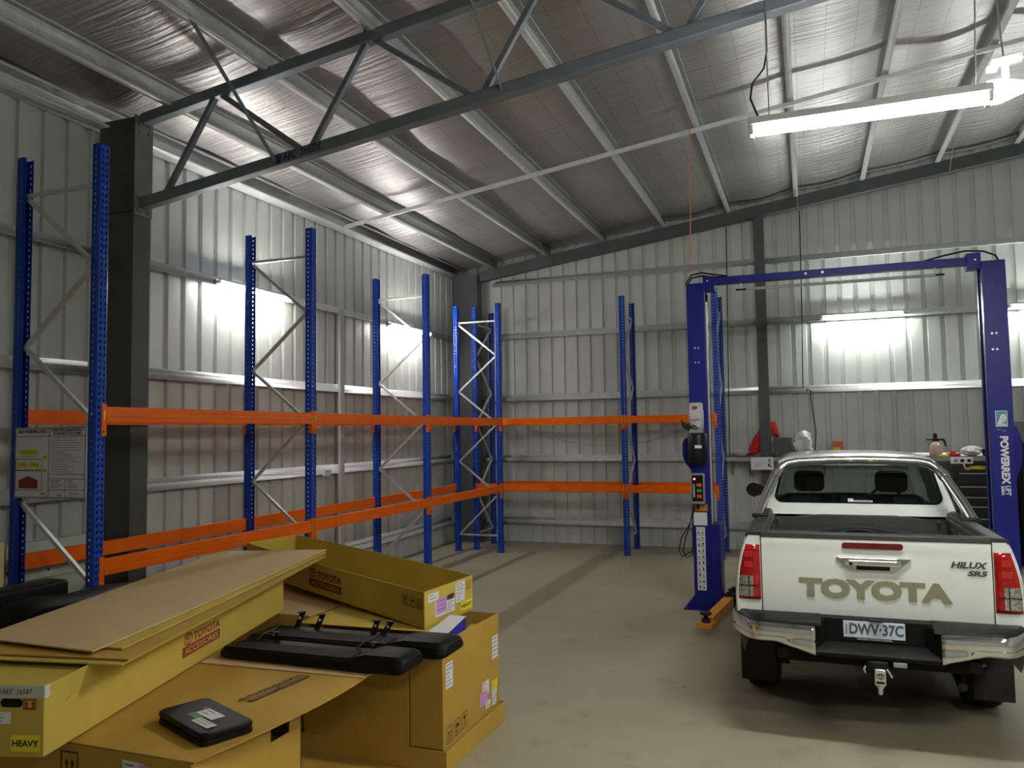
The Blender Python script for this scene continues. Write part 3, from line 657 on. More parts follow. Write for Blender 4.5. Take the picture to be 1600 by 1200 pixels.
# outer skin: half width as a function of height
PROF = [(.50, .835), (.60, .862), (.75, .882), (.88, .888), (1.0, .885), (1.10, .874), (1.20, .852), (1.28, .828), (1.345, .800)]
def skin(z):
    for (z0, x0), (z1, x1) in zip(PROF[:-1], PROF[1:]):
        if z <= z1: return x0+(x1-x0)*max(0, (z-z0)/(z1-z0))
    return PROF[-1][1]
def arch(y, base):
    z = base
    for c in (AX, FX):
        if abs(y-c) < .47: z = max(z, .36+math.sqrt(.47**2-(y-c)**2))
    return z
def flare(y, z):
    f = 0
    for c in (AX, FX):
        d = math.hypot(y-c, (z-.36)); f = max(f, .032*max(0, 1-abs(d-.49)/.14))
    return f
def side(y0, y1, ztop, n, base=.52, taper=None):
    rows = []
    for i in range(n+1):
        y = y0+(y1-y0)*i/n; zb = arch(y, base); zt = ztop(y) if callable(ztop) else ztop
        tp = taper(y) if taper else 0
        rows.append([(skin(zb+(zt-zb)*j/12)+flare(y, zb+(zt-zb)*j/12)-tp, y, zb+(zt-zb)*j/12) for j in range(13)])
    return rows
# --- tray sides
for s, nm in ((-1, 'left'), (1, 'right')):
    m = MB(); m.grid(side(.0, 1.60, 1.335, 40))
    # return of the skin towards the tailgate, and the inner wall
    zz_ = [.80+(1.335-.80)*k/12 for k in range(13)]
    m.grid([[(skin(z), .0, z) for z in zz_], [(skin(z)-.012, -.012, z) for z in zz_], [(.712, -.014, z) for z in zz_], [(.712, .05, z) for z in zz_]])
    m.grid([[(.70, y, .84), (.70, y, 1.335), (.80, y, 1.335)] for y in (0, 1.6)])
    if s < 0: m = mirror(m)
    b = t.part('tray_side', m, 'paint')
    m = MB().loft([[(.69, y, 1.322), (.69, y, 1.352), (.705, y, 1.366), (.785, y, 1.362), (.812, y, 1.345), (.812, y, 1.325)] for y in (-.012, .4, 1.0, 1.61)])
    t.part('rail_cap', m if s > 0 else mirror(m), 'liner', b, bevel=.004)
# --- tray liner: floor, inner walls, bulkhead with its moulded ridge
m = MB(); m.box(-.70, .70, .03, 1.56, .83, .845)
for k in range(11): m.box(-.60+.12*k-.02, -.60+.12*k+.02, .06, 1.5, .845, .856)
for s in (-1, 1):
    a, b = (.67, .70) if s > 0 else (-.70, -.67)
    m.box(a, b, .03, 1.56, .845, 1.33)
    for q in (.55, .85, 1.15): m.box(a-(.015 if s > 0 else 0), b+(.015 if s < 0 else 0), q-.05, q+.05, .86, 1.28)
    w = [(s*.70, AX-.36, .85), (s*.70, AX-.25, 1.04), (s*.70, AX+.25, 1.04), (s*.70, AX+.36, .85)]
    m.prism(w, (-s*.17, 0, 0))
lin = t.part('tray_liner', m, 'liner', bevel=.006)
m = MB(); m.box(-.70, .70, 1.50, 1.56, .845, 1.315)
rows = []
for i in range(41):
    x = -.70+1.4*i/40; e = abs(x); h = 1.315 if e > .46 else (1.335 if e < .3 else 1.315+.02*(.46-e)/.16)
    r = 1.20-.02*0 if e > .36 else 1.20+.05*math.cos(e/.36*math.pi/2)
    rows.append([(x, 1.49, r-.07), (x, 1.455, r-.045), (x, 1.45, r-.01), (x, 1.47, r+.01), (x, 1.495, r+.02), (x, 1.50, h-.01), (x, 1.51, h), (x, 1.56, h)])
m.grid(rows)
t.part('bulkhead_liner', m, 'liner')
m = MB()
for r_ in (.14, .20):
    m.grid([[(r_*math.cos(a), 1.447, 1.12+r_*.55*math.sin(a)), ((r_-.014)*math.cos(a), 1.438, 1.12+(r_-.014)*.55*math.sin(a))] for a in [math.pi*k/16 for k in range(17)]])
t.part('moulded_arch', m, 'liner', lin)
for x in (-.645, .61): t.part('tie_hook', MB().tube([(x, 1.49, 1.30), (x, 1.465, 1.295), (x, 1.465, 1.25), (x, 1.49, 1.245)], .006, 6), 'chrome', lin)
# --- tailgate
def gate_y(z): return -.012-.010*math.sin(math.pi*min(1, max(0, (z-.80)/.54)))-(.012 if z > 1.30 else 0)*(1-(z-1.30)/.05 if z > 1.30 else 0)
gx = [-.704+.01*0+1.408*k/28 for k in range(29)]; gz = [.795, .80, .82]+[.86+.05*k for k in range(10)]+[1.335, 1.34]
m = MB()
m.grid([[(x, gate_y(z)+(.010 if z < .798 else 0), z) for x in gx] for z in gz])
m.grid([[(x, .045, z) for x in gx] for z in (.795, 1.34)]); 
m.grid([[(x, y, .795) for x in gx] for y in (-.002, .045)]); m.grid([[(x, y, 1.34) for x in gx] for y in (gate_y(1.34), .045)])
for s in (-1, 1): m.grid([[(s*.704, gate_y(z), z) for z in gz], [(s*.704, .045, z) for z in gz]])
g = t.part('tailgate', m, 'paint')
t.part('tailgate_cap', MB().loft([[(x, -.026, 1.328), (x, -.022, 1.358), (x, -.008, 1.368), (x, .05, 1.368), (x, .055, 1.34), (x, .05, 1.33)] for x in (-.708, 0, .708)]), 'liner', g, bevel=.004)
t.part('tailgate_seam', MB().box(-.7115, -.7045, -.006, .04, .795, 1.335).box(.7045, .7115, -.006, .04, .795, 1.335), 'matblack', g)
P = plane((0, -.0245, 0), (1, 0, 0), (0, 0, 1))
# high stop lamp
def pill(P, cx, cz, w, h, r, d): return [P(cx+x, cz+z, d) for x, z in rrect(w, h, r)]
t.part('stop_lamp', MB().loft([pill(P, .008, 1.288, .375, .042, .018, -.01), pill(P, .008, 1.288, .375, .042, .018, .004), pill(P, .008, 1.288, .365, .033, .015, .009)]), 'dimred', g)
# handle
pts = [(-.215, 1.212), (.235, 1.212), (.240, 1.204), (.155, 1.128), (.135, 1.121), (-.115, 1.121), (-.135, 1.128), (-.222, 1.204)]
h_ = t.part('handle_surround', MB().loft([[P(x, z, -.004) for x, z in pts], [P(x, z, .008) for x, z in pts], [P(.008+(x-.008)*.96, 1.168+(z-1.168)*.9, .016) for x, z in pts]]), 'chrome', g, bevel=.003)
t.part('handle_recess', MB().obox(P(-.095, 1.130, .0165), V((.205, 0, 0)), V((0, .002, 0)), V((0, 0, .035))), 'matblack', h_)
t.part('handle_lever', MB().loft([[P(x, z, d) for z, d in ((1.196, .016), (1.194, .030), (1.172, .034), (1.158, .028), (1.156, .016))] for x in (-.165, -.12, .13, .175)]), 'chrome', h_, bevel=.003)
t.part('key_lock', MB().lathe([(.012, 0), (.012, .006), (0, .007)], P(-.13, 1.172, .030), (0, -1, 0), 14), 'black', h_)
t.text('lettering', 'TOYOTA', 'olive', P, -.462, .932, .936, .130, g, bold=.058, d=.002)
t.text('badge', 'HILUX', 'badge', P, .470, 1.166, .212, .042, g, bold=.04, shear=.25, d=.004)
t.text('badge', 'SR5', 'badge', P, .562, 1.118, .118, .034, g, bold=.05, shear=.25, d=.004)
# --- tail lamps wrap round the corner
for s in (-1, 1):
    def lampgrid(z0, z1, n, e=0., xi=.716):
        rows = []
        for k in range(n+1):
            z = z0+(z1-z0)*k/n; x = skin(z); cut = .0
            rows.append([(s*xi, -.016-e, z), (s*(xi+.05), -.020-e, z), (s*(x-.055), -.018-e, z), (s*(x-.022), -.010-e, z), (s*(x+.0+e), .014, z), (s*(x+.003+e), .05, z), (s*(x+.003+e), .13-.06*(z-.9)/.37, z)])
        return rows
    m = MB().grid(lampgrid(.892, 1.272, 12)); lp = t.part('tail_lamp', m, 'redlens', solid=.006)
    t.part('clear_lens', MB().grid([[p for p in r[:5]] for r in lampgrid(.912, 1.055, 6, .0045, .735)]), 'clearlens', lp)
    t.part('lens_divider', MB().box(*sorted((s*.735, s*.862)), -.0268, -.018, .985, .991).box(*sorted((s*.790, s*.796)), -.0268, -.018, .912, 1.055), 'black', lp)
    m = MB(); Q = plane((s*.79, -.0275, 0), (1, 0, 0), (0, 0, 1))
    for zc in (1.205, 1.135):
        for i in range(4):
            for j in range(3): m.rect(Q, -.03+.014*i, zc-.018+.014*j, -.02+.014*i, zc-.008+.014*j)
    t.part('reflector', m, 'redspot', lp, smooth=False)
    t.part('lamp_base', MB().grid([[(s*.712, -.0135, z), (s*(skin(z)-.01), -.0115, z)] for z in (.885, 1.0, 1.1, 1.28)]), 'matblack', lp)
# --- rear bumper
blk = MB()
def bump_y(x):
    a = abs(x); return -.225 if a < .72 else -.225+.33*((a-.72)/.20)**1.8
for s in (-1, 1):
    rows = []
    for k in range(25):
        x = .37+.55*k/24; y = bump_y(x); f = (x-.37)/.55
        zt = .775+.012*f; zb = .588+.072*min(1, f/.45)
        hgt = zt-zb
        rows.append([(s*x, y+.03, zt+.004), (s*x, y+.004, zt), (s*x, y-.010, zt-.02), (s*x, y-.014, zt-.06), (s*x, y-.008, zt-.095 if hgt > .12 else zt-.07), (s*x, y-.016, zt-.115 if hgt > .14 else zt-.085), (s*x, y-.012, zb+.012), (s*x, y+.006, zb), (s*x, y+.03, zb-.002)])
    c = t.part('bumper_corner', MB().grid(rows), 'chrome', solid=.004)
    m = MB()      # black step pad on top of the corner
    m.loft([[(s*x, bump_y(x)+.004, .778), (s*x, bump_y(x)+.012, .798), (s*x, bump_y(x)+.04, .815), (s*x, max(-.02, bump_y(x)+.06), .822), (s*x, max(-.0, bump_y(x)+.08), .77)] for x in (.33, .38, .45, .6, .72, .80, .86, .905)])
    t.part('step_pad', m, 'black', c, bevel=.004)
    t.part('bumper_end', MB().grid([[(s*.368, bump_y(.37)-.012, .76), (s*.368, bump_y(.37)-.012, .592), (s*.345, -.17, .595), (s*.345, -.17, .79)]][0:1]+[[(s*.345, -.16, .77), (s*.345, -.16, .60), (s*.33, -.13, .60), (s*.33, -.13, .80)]]), 'black', c)
m = MB()
m.loft([[(x, -.10, .81), (x, -.075, .83), (x, .0, .80), (x, .0, .66), (x, -.10, .66)] for x in (-.36, .36)])
m.loft([[(x, y, z) for y, z in ((-.10, .665), (-.225, .625), (-.235, .612), (-.228, .592), (-.20, .582), (-.06, .575), (-.06, .64))] for x in (-.372, -.3, .3, .372)])
m.hexa([(-.372, -.225, .60), (-.30, -.11, .66), (-.30, -.08, .66), (-.372, -.08, .60), (-.372, -.20, .80), (-.30, -.11, .80), (-.30, -.08, .80), (-.372, -.08, .80)])
m.hexa([(.30, -.11, .66), (.372, -.225, .60), (.372, -.08, .60), (.30, -.08, .66), (.30, -.11, .80), (.372, -.20, .80), (.372, -.08, .80), (.30, -.08, .80)])
bc_ = t.part('bumper_centre', m, 'step', bevel=.005)
P = plane((-.008, -.106, .700), (1, 0, 0), (0, 0, 1))
np_ = t.part('number_plate', MB().obox(P(-.186, -.002, -.002), V((.372, 0, 0)), V((0, -.006, 0)), V((0, 0, .107))), 'plateface', bevel=.002)
t.text('characters', 'DWV·37C', 'platetext', P, -.148, .020, .325, .072, np_, bold=.025, d=.0066)
Pn = lambda x, y, d=0.: P(-.182+y, x, d)
t.text('state_code', 'NSW', 'platetext', lambda x, y, d=0.: P(-.160-y, .018+x, d), 0, 0, .07, .013, np_, bold=.02, d=.0066)
t.part('plate_frame', MB().obox(P(-.192, -.022, -.003), V((.384, 0, 0)), V((0, -.004, 0)), V((0, 0, .024))), 'black', np_)
t.text('dealer_line', 'WATSON TOYOTA YOUNG', 'paper', P, -.105, -.0165, .21, .012, np_, bold=.01, d=.0022)
t.part('plate_lamp', MB().box(-.03, .05, -.14, -.10, .812, .822), 'black', bc_)
# tow hitch
m = MB(); m.box(-.06, .06, -.24, .05, .50, .585); m.box(-.62, .62, -.04, .05, .505, .58)
hb = t.part('tow_bar', m, 'black', bevel=.005)
t.part('tow_tongue', MB().box(-.028, .038, -.335, -.22, .462, .562), 'chrome', hb, bevel=.006)
P = plane((-.028, -.3355, .462), (1, 0, 0), (0, 0, 1)); m = MB(); toyota_mark(m, P, .034, .058, .05, .001); m.rect(P, .010, .012, .056, .026, .001)
t.part('emblem', m, 'matblack', hb, smooth=False)
t.part('coupling_pin', MB().lathe([(0, .40), (.012, .40), (.016, .418), (.012, .42), (.018, .442), (.024, .445), (.024, .462), (0, .463)], (.005, -.30, 0), (0, 0, 1), 14), 'zinc', hb)
t.part('hitch_pin', MB().tube([(.05, -.25, .545), (.062, -.262, .53), (.078, -.27, .50)], .006, 6), 'zinc', hb)
t.part('trailer_socket', MB().box(.09, .17, -.235, -.20, .555, .585), 'grey', hb, bevel=.004)
t.part('shackle', MB().tube([(-.075, -.25, .555), (-.085, -.26, .535), (-.075, -.25, .515)], .007, 6), 'zinc', hb)
# --- wheels, mud flaps, chassis
for s in (-1, 1):
    for yc in (AX, FX):
        prof = [(.20, -.118), (.31, -.128), (.355, -.125), (.378, -.112), (.385, -.09), (.385, .09), (.378, .112), (.355, .125), (.31, .128), (.20, .118)]
        w = t.part('wheel', MB().lathe(prof, (s*.772, yc, WR), (s, 0, 0), 40), 'rubber', label='black tyre')
        t.part('rim', MB().lathe([(0, .04), (.05, .055), (.06, .05), (.10, .075), (.21, .085), (.225, .125), (.235, .125), (.235, .03), (0, .03)], (s*.772, yc, WR), (s, 0, 0), 30), 'grey', w)
        m = MB()
        for k in range(40):
            a = 2*math.pi*k/40
            for dx in (-.06, .0, .06):
                o = V((s*.772+dx-.024, yc+math.cos(a+dx)*.383, WR+math.sin(a+dx)*.383))
                m.obox(o, (.048, 0, 0), (-math.sin(a+dx)*.034, math.cos(a+dx)*.034, 0) if 0 else (0, -math.sin(a+dx)*.034, math.cos(a+dx)*.034), (0, math.cos(a+dx)*.006, math.sin(a+dx)*.006))
        t.part('tread', m, 'rubber', w, smooth=False)
    x0, x1 = sorted((s*.66, s*.915))
    t.part('mud_flap', MB().box(x0, x1, AX-.485, AX-.475, .16, .60), 'rubber', bevel=.002)
    for c in (AX, FX):      # wheel-arch liners
        m = MB().grid([[(s*x, c+.465*math.cos(a), .36+.465*math.sin(a)) for x in (.885, .56)] for a in [math.pi*k/16-.25 for k in range(19)] if a < 3.4])
        t.part('arch_liner', m, 'matblack')
m = MB(); m.box(-.55, .55, -.05, 4.55, .50, .68); m.box(-.56, .56, AX-.06, AX+.06, WR-.06, WR+.06); m.lathe([(0, -.12), (.13, -.08), (.15, 0), (.13, .08), (0, .12)], (.05, AX, WR), (0, 1, 0), 16); m.box(-.70, .70, .0, 1.6, .66, .83); m.box(-.82, .82, 1.7, 3.6, .44, .62)
ch = t.part('chassis', m, 'matblack')
t.part('exhaust', MB().tube([(.45, 1.8, .42), (.48, .5, .47), (.50, .12, .44), (.505, -.03, .41)], .03, 12), 'black', ch)
for x in (-.44, .60): t.part('recovery_hook', MB().tube([(x-.04, .0, .555), (x, -.03, .55), (x+.04, .0, .555)], .011, 8), 'grey', ch)
# --- cab and front: one painted shell
def cabtop(y):
    if y < 3.55: return 1.325
    return 1.325-.14*min(1, (y-3.55)/1.2)
def nose(y): return .0 if y < 4.1 else .16*((y-4.1)/.65)**2
m = MB()
for s in (-1, 1):
    r = side(1.635, 4.75, cabtop, 70, .50, nose); m.grid([[(s*x, y, z) for x, y, z in q] for q in r])
m.grid([[(x*(.80-.02*k)-0, 3.45+.65*k/5*2, cabtop(3.45+.13*2*k)+.05*(1-(x)**2)) for x in [-1+.2*i for i in range(11)]] for k in range(6)])
body = t.part('cab_body', m, 'paint')
# front end (not seen from behind): bonnet edge, grille
t.part('front_bumper', MB().box(-.72, .72, 4.68, 4.80, .45, .95), 'paint', body, bevel=.04)
t.part('grille', MB().box(-.50, .50, 4.76, 4.83, .78, 1.14), 'black', body, bevel=.02)
t.part('bonnet', MB().grid([[(x*.76, y, 1.345-.13*max(0, (y-3.5)/1.28)+.035*(1-x*x)) for x in [-1+.2*i for i in range(11)]] for y in (3.46, 3.8, 4.2, 4.55, 4.72)]+[[(x*.74, 4.79, 1.12) for x in [-1+.2*i for i in range(11)]]]), 'paint', body)
# rear cab wall with a rounded window
BW, TW = .775, .625; ZB, ZT = 1.325, 1.795
def wally(z): return 1.615+.115*max(0, z-1.34)/.46
def clampray(cx, cz, a):
    lo, hi = 0, 2.
    for _ in range(40):
        k = (lo+hi)/2; x, z = cx+k*math.cos(a), cz+k*math.sin(a)
        ok = ZB <= z <= ZT and abs(x) <= BW+(TW-BW)*(z-ZB)/(ZT-ZB)
        lo, hi = (k, hi) if ok else (lo, k)
    return lo
win = []
zc = 1.588
corners = [(.618, 1.752, .05), (-.618, 1.752, .05), (-.672, 1.424, .06), (.672, 1.424, .06)]
for (cx, cz, r), a0 in zip(corners, (0, 90, 180, 270)):
    sx, sz = (1 if cx > 0 else -1), (1 if cz > zc else -1)
    for k in range(9):
        a = math.radians(a0+90*k/8); win.append((cx-sx*r+r*math.cos(a), cz-sz*r+r*math.sin(a)))
extra = []
for i in range(len(win)):      # more points along the long edges
    p, q = win[i], win[(i+1) % len(win)]; L_ = math.hypot(q[0]-p[0], q[1]-p[1]); n = max(1, int(L_/.06))
    extra += [(p[0]+(q[0]-p[0])*k/n, p[1]+(q[1]-p[1])*k/n) for k in range(n)]
win = extra
outer = []
for x, z in win:
    a = math.atan2(z-zc, x); k = clampray(0, zc, a); outer.append((k*math.cos(a), zc+k*math.sin(a)))
N_ = len(win)
m = MB().add([(x, wally(z), z) for x, z in outer]+[(x, wally(z), z) for x, z in win]+[(x*.985, wally(z)+.025, zc+(z-zc)*.985) for x, z in win], [(i, (i+1) % N_, N_+(i+1) % N_, N_+i) for i in range(N_)]+[(N_+i, N_+(i+1) % N_, 2*N_+(i+1) % N_, 2*N_+i) for i in range(N_)])
t.part('rear_wall', m, 'paint', body)
t.part('rear_window_seal', MB().add([(x, wally(z)-.003, z) for x, z in win]+[(x*.965, wally(z)-.004, zc+(z-zc)*.94) for x, z in win], [(i, (i+1) % N_, N_+(i+1) % N_, N_+i) for i in range(N_)]), 'matblack', body)
rg = t.part('rear_glass', MB().poly([(x*.99, wally(z)+.004, zc+(z-zc)*.98) for x, z in win]), 'tint', smooth=False)
P = plane((0, wally(1.43)-.001, 0), (1, 0, 0), (0, .17/.46, 1))
st = t.part('dealer_sticker', MB().add([(-.065, wally(1.438)-.0015, 1.438), (.13, wally(1.438)-.0015, 1.438), (.13, wally(1.452)-.0015, 1.452), (-.02, wally(1.452)-.0015, 1.452), (-.025, wally(1.466)-.0015, 1.466), (-.065, wally(1.466)-.0015, 1.466)], [(0, 1, 2, 3, 4, 5)]), 'paper', rg, smooth=False)
t.part('sticker_print', MB().add([(-.02, wally(1.442)-.002, 1.442), (.12, wally(1.442)-.002, 1.442), (.12, wally(1.449)-.002, 1.449), (-.02, wally(1.449)-.002, 1.449)], [(0, 1, 2, 3)]), 'greyink', rg, smooth=False)
# roof
rows = []
for k in range(15):
    y = 1.70+1.585*k/14; f = k/14; w = .625-.02*abs(f-.4); e = .022*min(1, min(f, 1-f)/.12)
    rows.append([(w*x, y-.03*(1-x*x)*(1 if f < .1 else 0), 1.79+e+.028*(1-abs(x)**2.4)*min(1, .35+f*6)-(.012 if abs(x) > .93 else 0)) for x in [-1+.1*i for i in range(21)]])
t.part('roof', MB().grid(rows), 'paint', solid=.02)
# side frames (pillars) and windscreen frame
for s in (-1, 1):
    m = MB(); S = lambda y, z: (s*(BW+(TW-BW)*(z-ZB)/(ZT-ZB)), y, z)
    A_, B_, C_, D_ = (1.625, ZB), (1.80, ZT), (3.30, ZT-.01), (4.02, ZB-.02)
    def post(a, b, c, d): m.prism([S(*a), S(*b), S(*c), S(*d)], (-s*.05, 0, 0))
    post((1.62, ZB), (1.80, ZT), (1.93, ZT), (1.78, ZB)); post((3.22, ZT), (3.34, ZT), (4.06, ZB-.03), (3.90, ZB-.03)); post((2.70, ZB), (2.68, ZT), (2.76, ZT), (2.80, ZB)); post((1.80, ZT-.04), (1.80, ZT), (3.32, ZT), (3.27, ZT-.05)); post((1.62, ZB-.02), (1.62, ZB+.015), (4.0, ZB+.0), (4.0, ZB-.03))
    t.part('pillar_frame', m, 'paint', body)
    t.part('side_glass', MB().add([S(1.76, ZB+.01), S(1.90, ZT-.03), S(2.70, ZT-.03), S(2.72, ZB+.01)], [(0, 1, 2, 3)]), 'clear', smooth=False)
    t.part('side_glass', MB().add([S(2.79, ZB+.01), S(2.75, ZT-.03), S(3.24, ZT-.04), S(3.90, ZB)], [(0, 1, 2, 3)]), 'clear', smooth=False)
    mr = MB().loft([[(s*(.95+dx), 3.46+yy, 1.40+dz) for dx, dz in [(.105*math.cos(a), .075*math.sin(a)*(1.1 if math.cos(a) > 0 else .9)) for a in [2*math.pi*k/18 for k in range(18)]]] for yy in (0, .03)]+[[(s*(.95+dx*.55), 3.54, 1.40+dz*.5) for dx, dz in [(.105*math.cos(a), .075*math.sin(a)) for a in [2*math.pi*k/18 for k in range(18)]]]])
    w = t.part('side_mirror', mr, 'black', bevel=.004)
    t.part('mirror_arm', MB().bar((s*.77, 3.50, 1.36), (s*.88, 3.50, 1.38), .05, .04), 'black', w)
t.part('windscreen', MB().add([(-.72, 4.0, ZB-.01), (.72, 4.0, ZB-.01), (.575, 3.31, ZT-.015), (-.575, 3.31, ZT-.015)], [(0, 1, 2, 3)]), 'clear', smooth=False)
# cab interior
t.part('cab_floor', MB().box(-.74, .74, 1.70, 3.6, .62, .68), 'seat')
rb = t.part('rear_bench', MB().box(-.70, .70, 1.70, 1.86, .70, 1.38).box(-.70, .70, 1.86, 2.35, .80, .98), 'seat', bevel=.04)
fs = {}
for x in (-.38, .38): fs[x] = t.part('front_seat', MB().box(x-.25, x+.25, 2.72, 2.86, .75, 1.42).box(x-.25, x+.25, 2.86, 3.3, .75, .98), 'seat', bevel=.04)
se = t.part('dashboard', MB().box(-.72, .72, 3.55, 3.95, 1.05, 1.30), 'seat', bevel=.04)
for x in (-.38, .38): t.part('headrest', MB().loft([[(x+a*k, y, 1.545+b*k) for a, b in rrect(.29, .21, .06)] for y, k in ((2.74, .9), (2.76, 1), (2.83, 1), (2.85, .9))]), 'seat', fs[x])
for x in (-.42, 0, .42): t.part('headrest', MB().loft([[(x+a*k, y, 1.41+b*k) for a, b in rrect(.25, .13, .05)] for y, k in ((1.76, .9), (1.78, 1), (1.84, 1), (1.86, .9))]), 'seat', rb)
sw = t.part('steering_wheel', MB().tube([(.38+.18*math.cos(a), 3.42+.07*math.sin(a), 1.26+.17*math.sin(a)) for a in [2*math.pi*k/24 for k in range(25)]], .015, 8, False), 'black', se)
t.part('rear_view_mirror', MB().loft([[(a*k, y, 1.70+b*k) for a, b in rrect(.24, .06, .02)] for y, k in ((3.34, 1), (3.36, .9))]), 'black')
# --- sports bar
def hoop():
    return [(-.792, 1.06, 1.36), (-.755, 1.16, 1.46), (-.66, 1.36, 1.66), (-.635, 1.405, 1.705), (-.60, 1.435, 1.745), (-.55, 1.45, 1.776), (-.47, 1.455, 1.792), (-.2, 1.455, 1.805), (0, 1.455, 1.808), (.2, 1.455, 1.805), (.47, 1.455, 1.792), (.55, 1.45, 1.776), (.60, 1.435, 1.745), (.635, 1.405, 1.705), (.66, 1.36, 1.66), (.755, 1.16, 1.46), (.792, 1.06, 1.36)]
sp = t.part('sports_bar', MB().tube(hoop(), .038, 18), 'satin')
for s in (-1, 1):
    t.part('brace_tube', MB().tube([(s*.668, 1.375, 1.62), (s*.72, 1.40, 1.50), (s*.775, 1.42, 1.365)], .026, 12), 'satin', sp)
    x0, x1 = sorted((s*.70, s*.83)); t.part('mount_foot', MB().box(x0, x1, .98, 1.50, 1.355, 1.385), 'black', sp, bevel=.008)
    t.part('clamp', MB().tube([(s*.655, 1.37, 1.67), (s*.64, 1.395, 1.70)], .044, 16), 'satin', sp)
t.part('reflector_tab', MB().box(-.055, -.03, 1.412, 1.418, 1.80, 1.808).box(.10, .13, 1.412, 1.418, 1.80, 1.808), 'yellow', sp)
# ================================================================ cartons and parts in the front left
ZV = V((0, 0, 1))
def walls(m, base, z0, z1, t=.006, floor=True):
    """open carton: base = 4 corners (x, y) counter-clockwise, walls of thickness t; z0/z1 numbers or 4-lists"""
    A0 = z0 if isinstance(z0, (list, tuple)) else [z0]*4; A1 = z1 if isinstance(z1, (list, tuple)) else [z1]*4
    c = V((sum(p[0] for p in base)/4, sum(p[1] for p in base)/4))
    P_ = [V(p) for p in base]; I_ = []
    for i in range(4):
        a = (P_[i-1]-P_[i]).normalized(); b = (P_[(i+1) % 4]-P_[i]).normalized(); I_.append(P_[i]+(a+b)*t)
    for i in range(4):
        j = (i+1) % 4
        m.hexa([(*P_[i], A0[i]), (*P_[j], A0[j]), (*I_[j], A0[j]), (*I_[i], A0[i]), (*P_[i], A1[i]), (*P_[j], A1[j]), (*I_[j], A1[j]), (*I_[i], A1[i])])
    if floor: m.hexa([(*I_[k], A0[k]) for k in range(4)]+[(*I_[k], A0[k]+.006) for k in range(4)])
    return m
def slab(base, z0, z1):
    A0 = z0 if isinstance(z0, (list, tuple)) else [z0]*4; A1 = z1 if isinstance(z1, (list, tuple)) else [z1]*4
    return MB().hexa([(*base[k], A0[k]) for k in range(4)]+[(*base[k], A1[k]) for k in range(4)])
def stick(t, name, P, x0, y0, x1, y1, m, parent, d=.0012, lines=0, seed=1, skew=0.):
    q = MB().poly([P(x0, y0, d), P(x1, y0+skew, d), P(x1, y1+skew, d), P(x0, y1, d)]); o = t.part(name, q, m, parent, smooth=False)
    if lines:
        rr = random.Random(seed); k = MB(); w, h = x1-x0, y1-y0
        for i in range(lines):
            a = x0+w*.1; yy = y1-h*(i+.8)/(lines+.6); k.rect(P, a, yy, a+w*rr.uniform(.35, .8), yy+h*.28/(lines+.6), d+.0008)
        t.part('print', k, 'greyink', o, smooth=False)
    return o

# A: long carton, lying across the pallet cartons
lA = V((-.276, .961, 0)); rA = V((.961, .276, 0)); pA = V((-2.938, 2.383, 0)); LA, WA, HA = 2.63, .56, .283
cA = [pA-rA*WA, pA, pA+lA*LA, pA-rA*WA+lA*LA]; bA = [(c.x, c.y) for c in cA]
zA = .808
t = Thing('long_carton', (pA.x-.6, pA.y+1.2, zA), 'long yellowish carton under the loose cardboard sheets, with tape and heavy sticker on its end', 'carton')
m = walls(MB(), bA, zA, zA+HA, .007)
bo = t.part('body', m, 'kraftlight', bevel=.002)
inn = [c+(rA*.008 if i in (0, 3) else -rA*.008)+(lA*.008 if i < 2 else -lA*.008) for i, c in enumerate(cA)]
t.part('top_flap', slab([(inn[0].x, inn[0].y), (inn[1].x, inn[1].y), (inn[2].x, inn[2].y), (inn[3].x, inn[3].y)], zA+HA-.026, zA+HA-.020), 'kraftlight', bo, bevel=.001)
PF = plane((pA.x, pA.y, zA), rA, ZV)               # end face, x measured left from the corner (negative)
PS = plane((pA.x, pA.y, zA), lA, ZV)               # long side face
tp = MB(); tp.poly([PF(-WA, .232, .0012), PF(.0, .236, .0012), PF(.0, HA+.001, .0012), PF(-WA, HA+.001, .0012)]); tp.poly([PS(0, .236, .0012), PS(.026, .228, .0012), PS(.040, .242, .0012), PS(.030, .262, .0012), PS(.036, HA, .0012), PS(0, HA+.001, .0012)])
tape = t.part('tape', tp, 'tape', bo, smooth=False)
t.text('handwriting', 'LDARY  16587', 'ink', PF, -.215, .248, .165, .022, tape, shear=.2, d=.002)
t.part('hand_hole', MB().poly([PF(-.138+x, .214+y, .0013) for x, y in rrect(.095, .034, .016)]), 'matblack', bo, smooth=False)
m = MB(); icon_frame(m, PF, -.088, .188, .056, .042, .005); 
for k in (0, 1):
    cx = -.074+.028*k; m.rect(PF, cx-.004, .196, cx+.004, .212, .0015); m.poly([PF(cx-.009, .210, .0015), PF(cx+.009, .210, .0015), PF(cx, .224, .0015)])
m.rect(PF, -.083, .192, -.037, .196, .0015)
t.part('upright_mark', m, 'redink', bo, smooth=False)
stick(t, 'label', PF, -.235, .130, -.140, .178, 'paper', bo, lines=3, seed=3)
hv = stick(t, 'heavy_sticker', PF, -.138, .022, -.012, .088, 'yellow', bo)
t.text('lettering', 'HEAVY', 'ink', PF, -.131, .042, .112, .026, hv, bold=.03, d=.002)
m = MB(); toyota_mark(m, PS, 1.195, .163, .10); t.part('emblem', m, 'redink', bo, smooth=False)
t.text('lettering', 'TOYOTA', 'redink', PS, 1.255, .138, .33, .048, bo, bold=.03)
bar_ = t.part('printed_bar', MB().rect(PS, 1.13, .072, 1.585, .128, .0012), 'redink', bo, smooth=False)
t.text('lettering', 'ACCESSORIES', 'kraftlight', PS, 1.155, .083, .405, .034, bar_, bold=.02, d=.002)
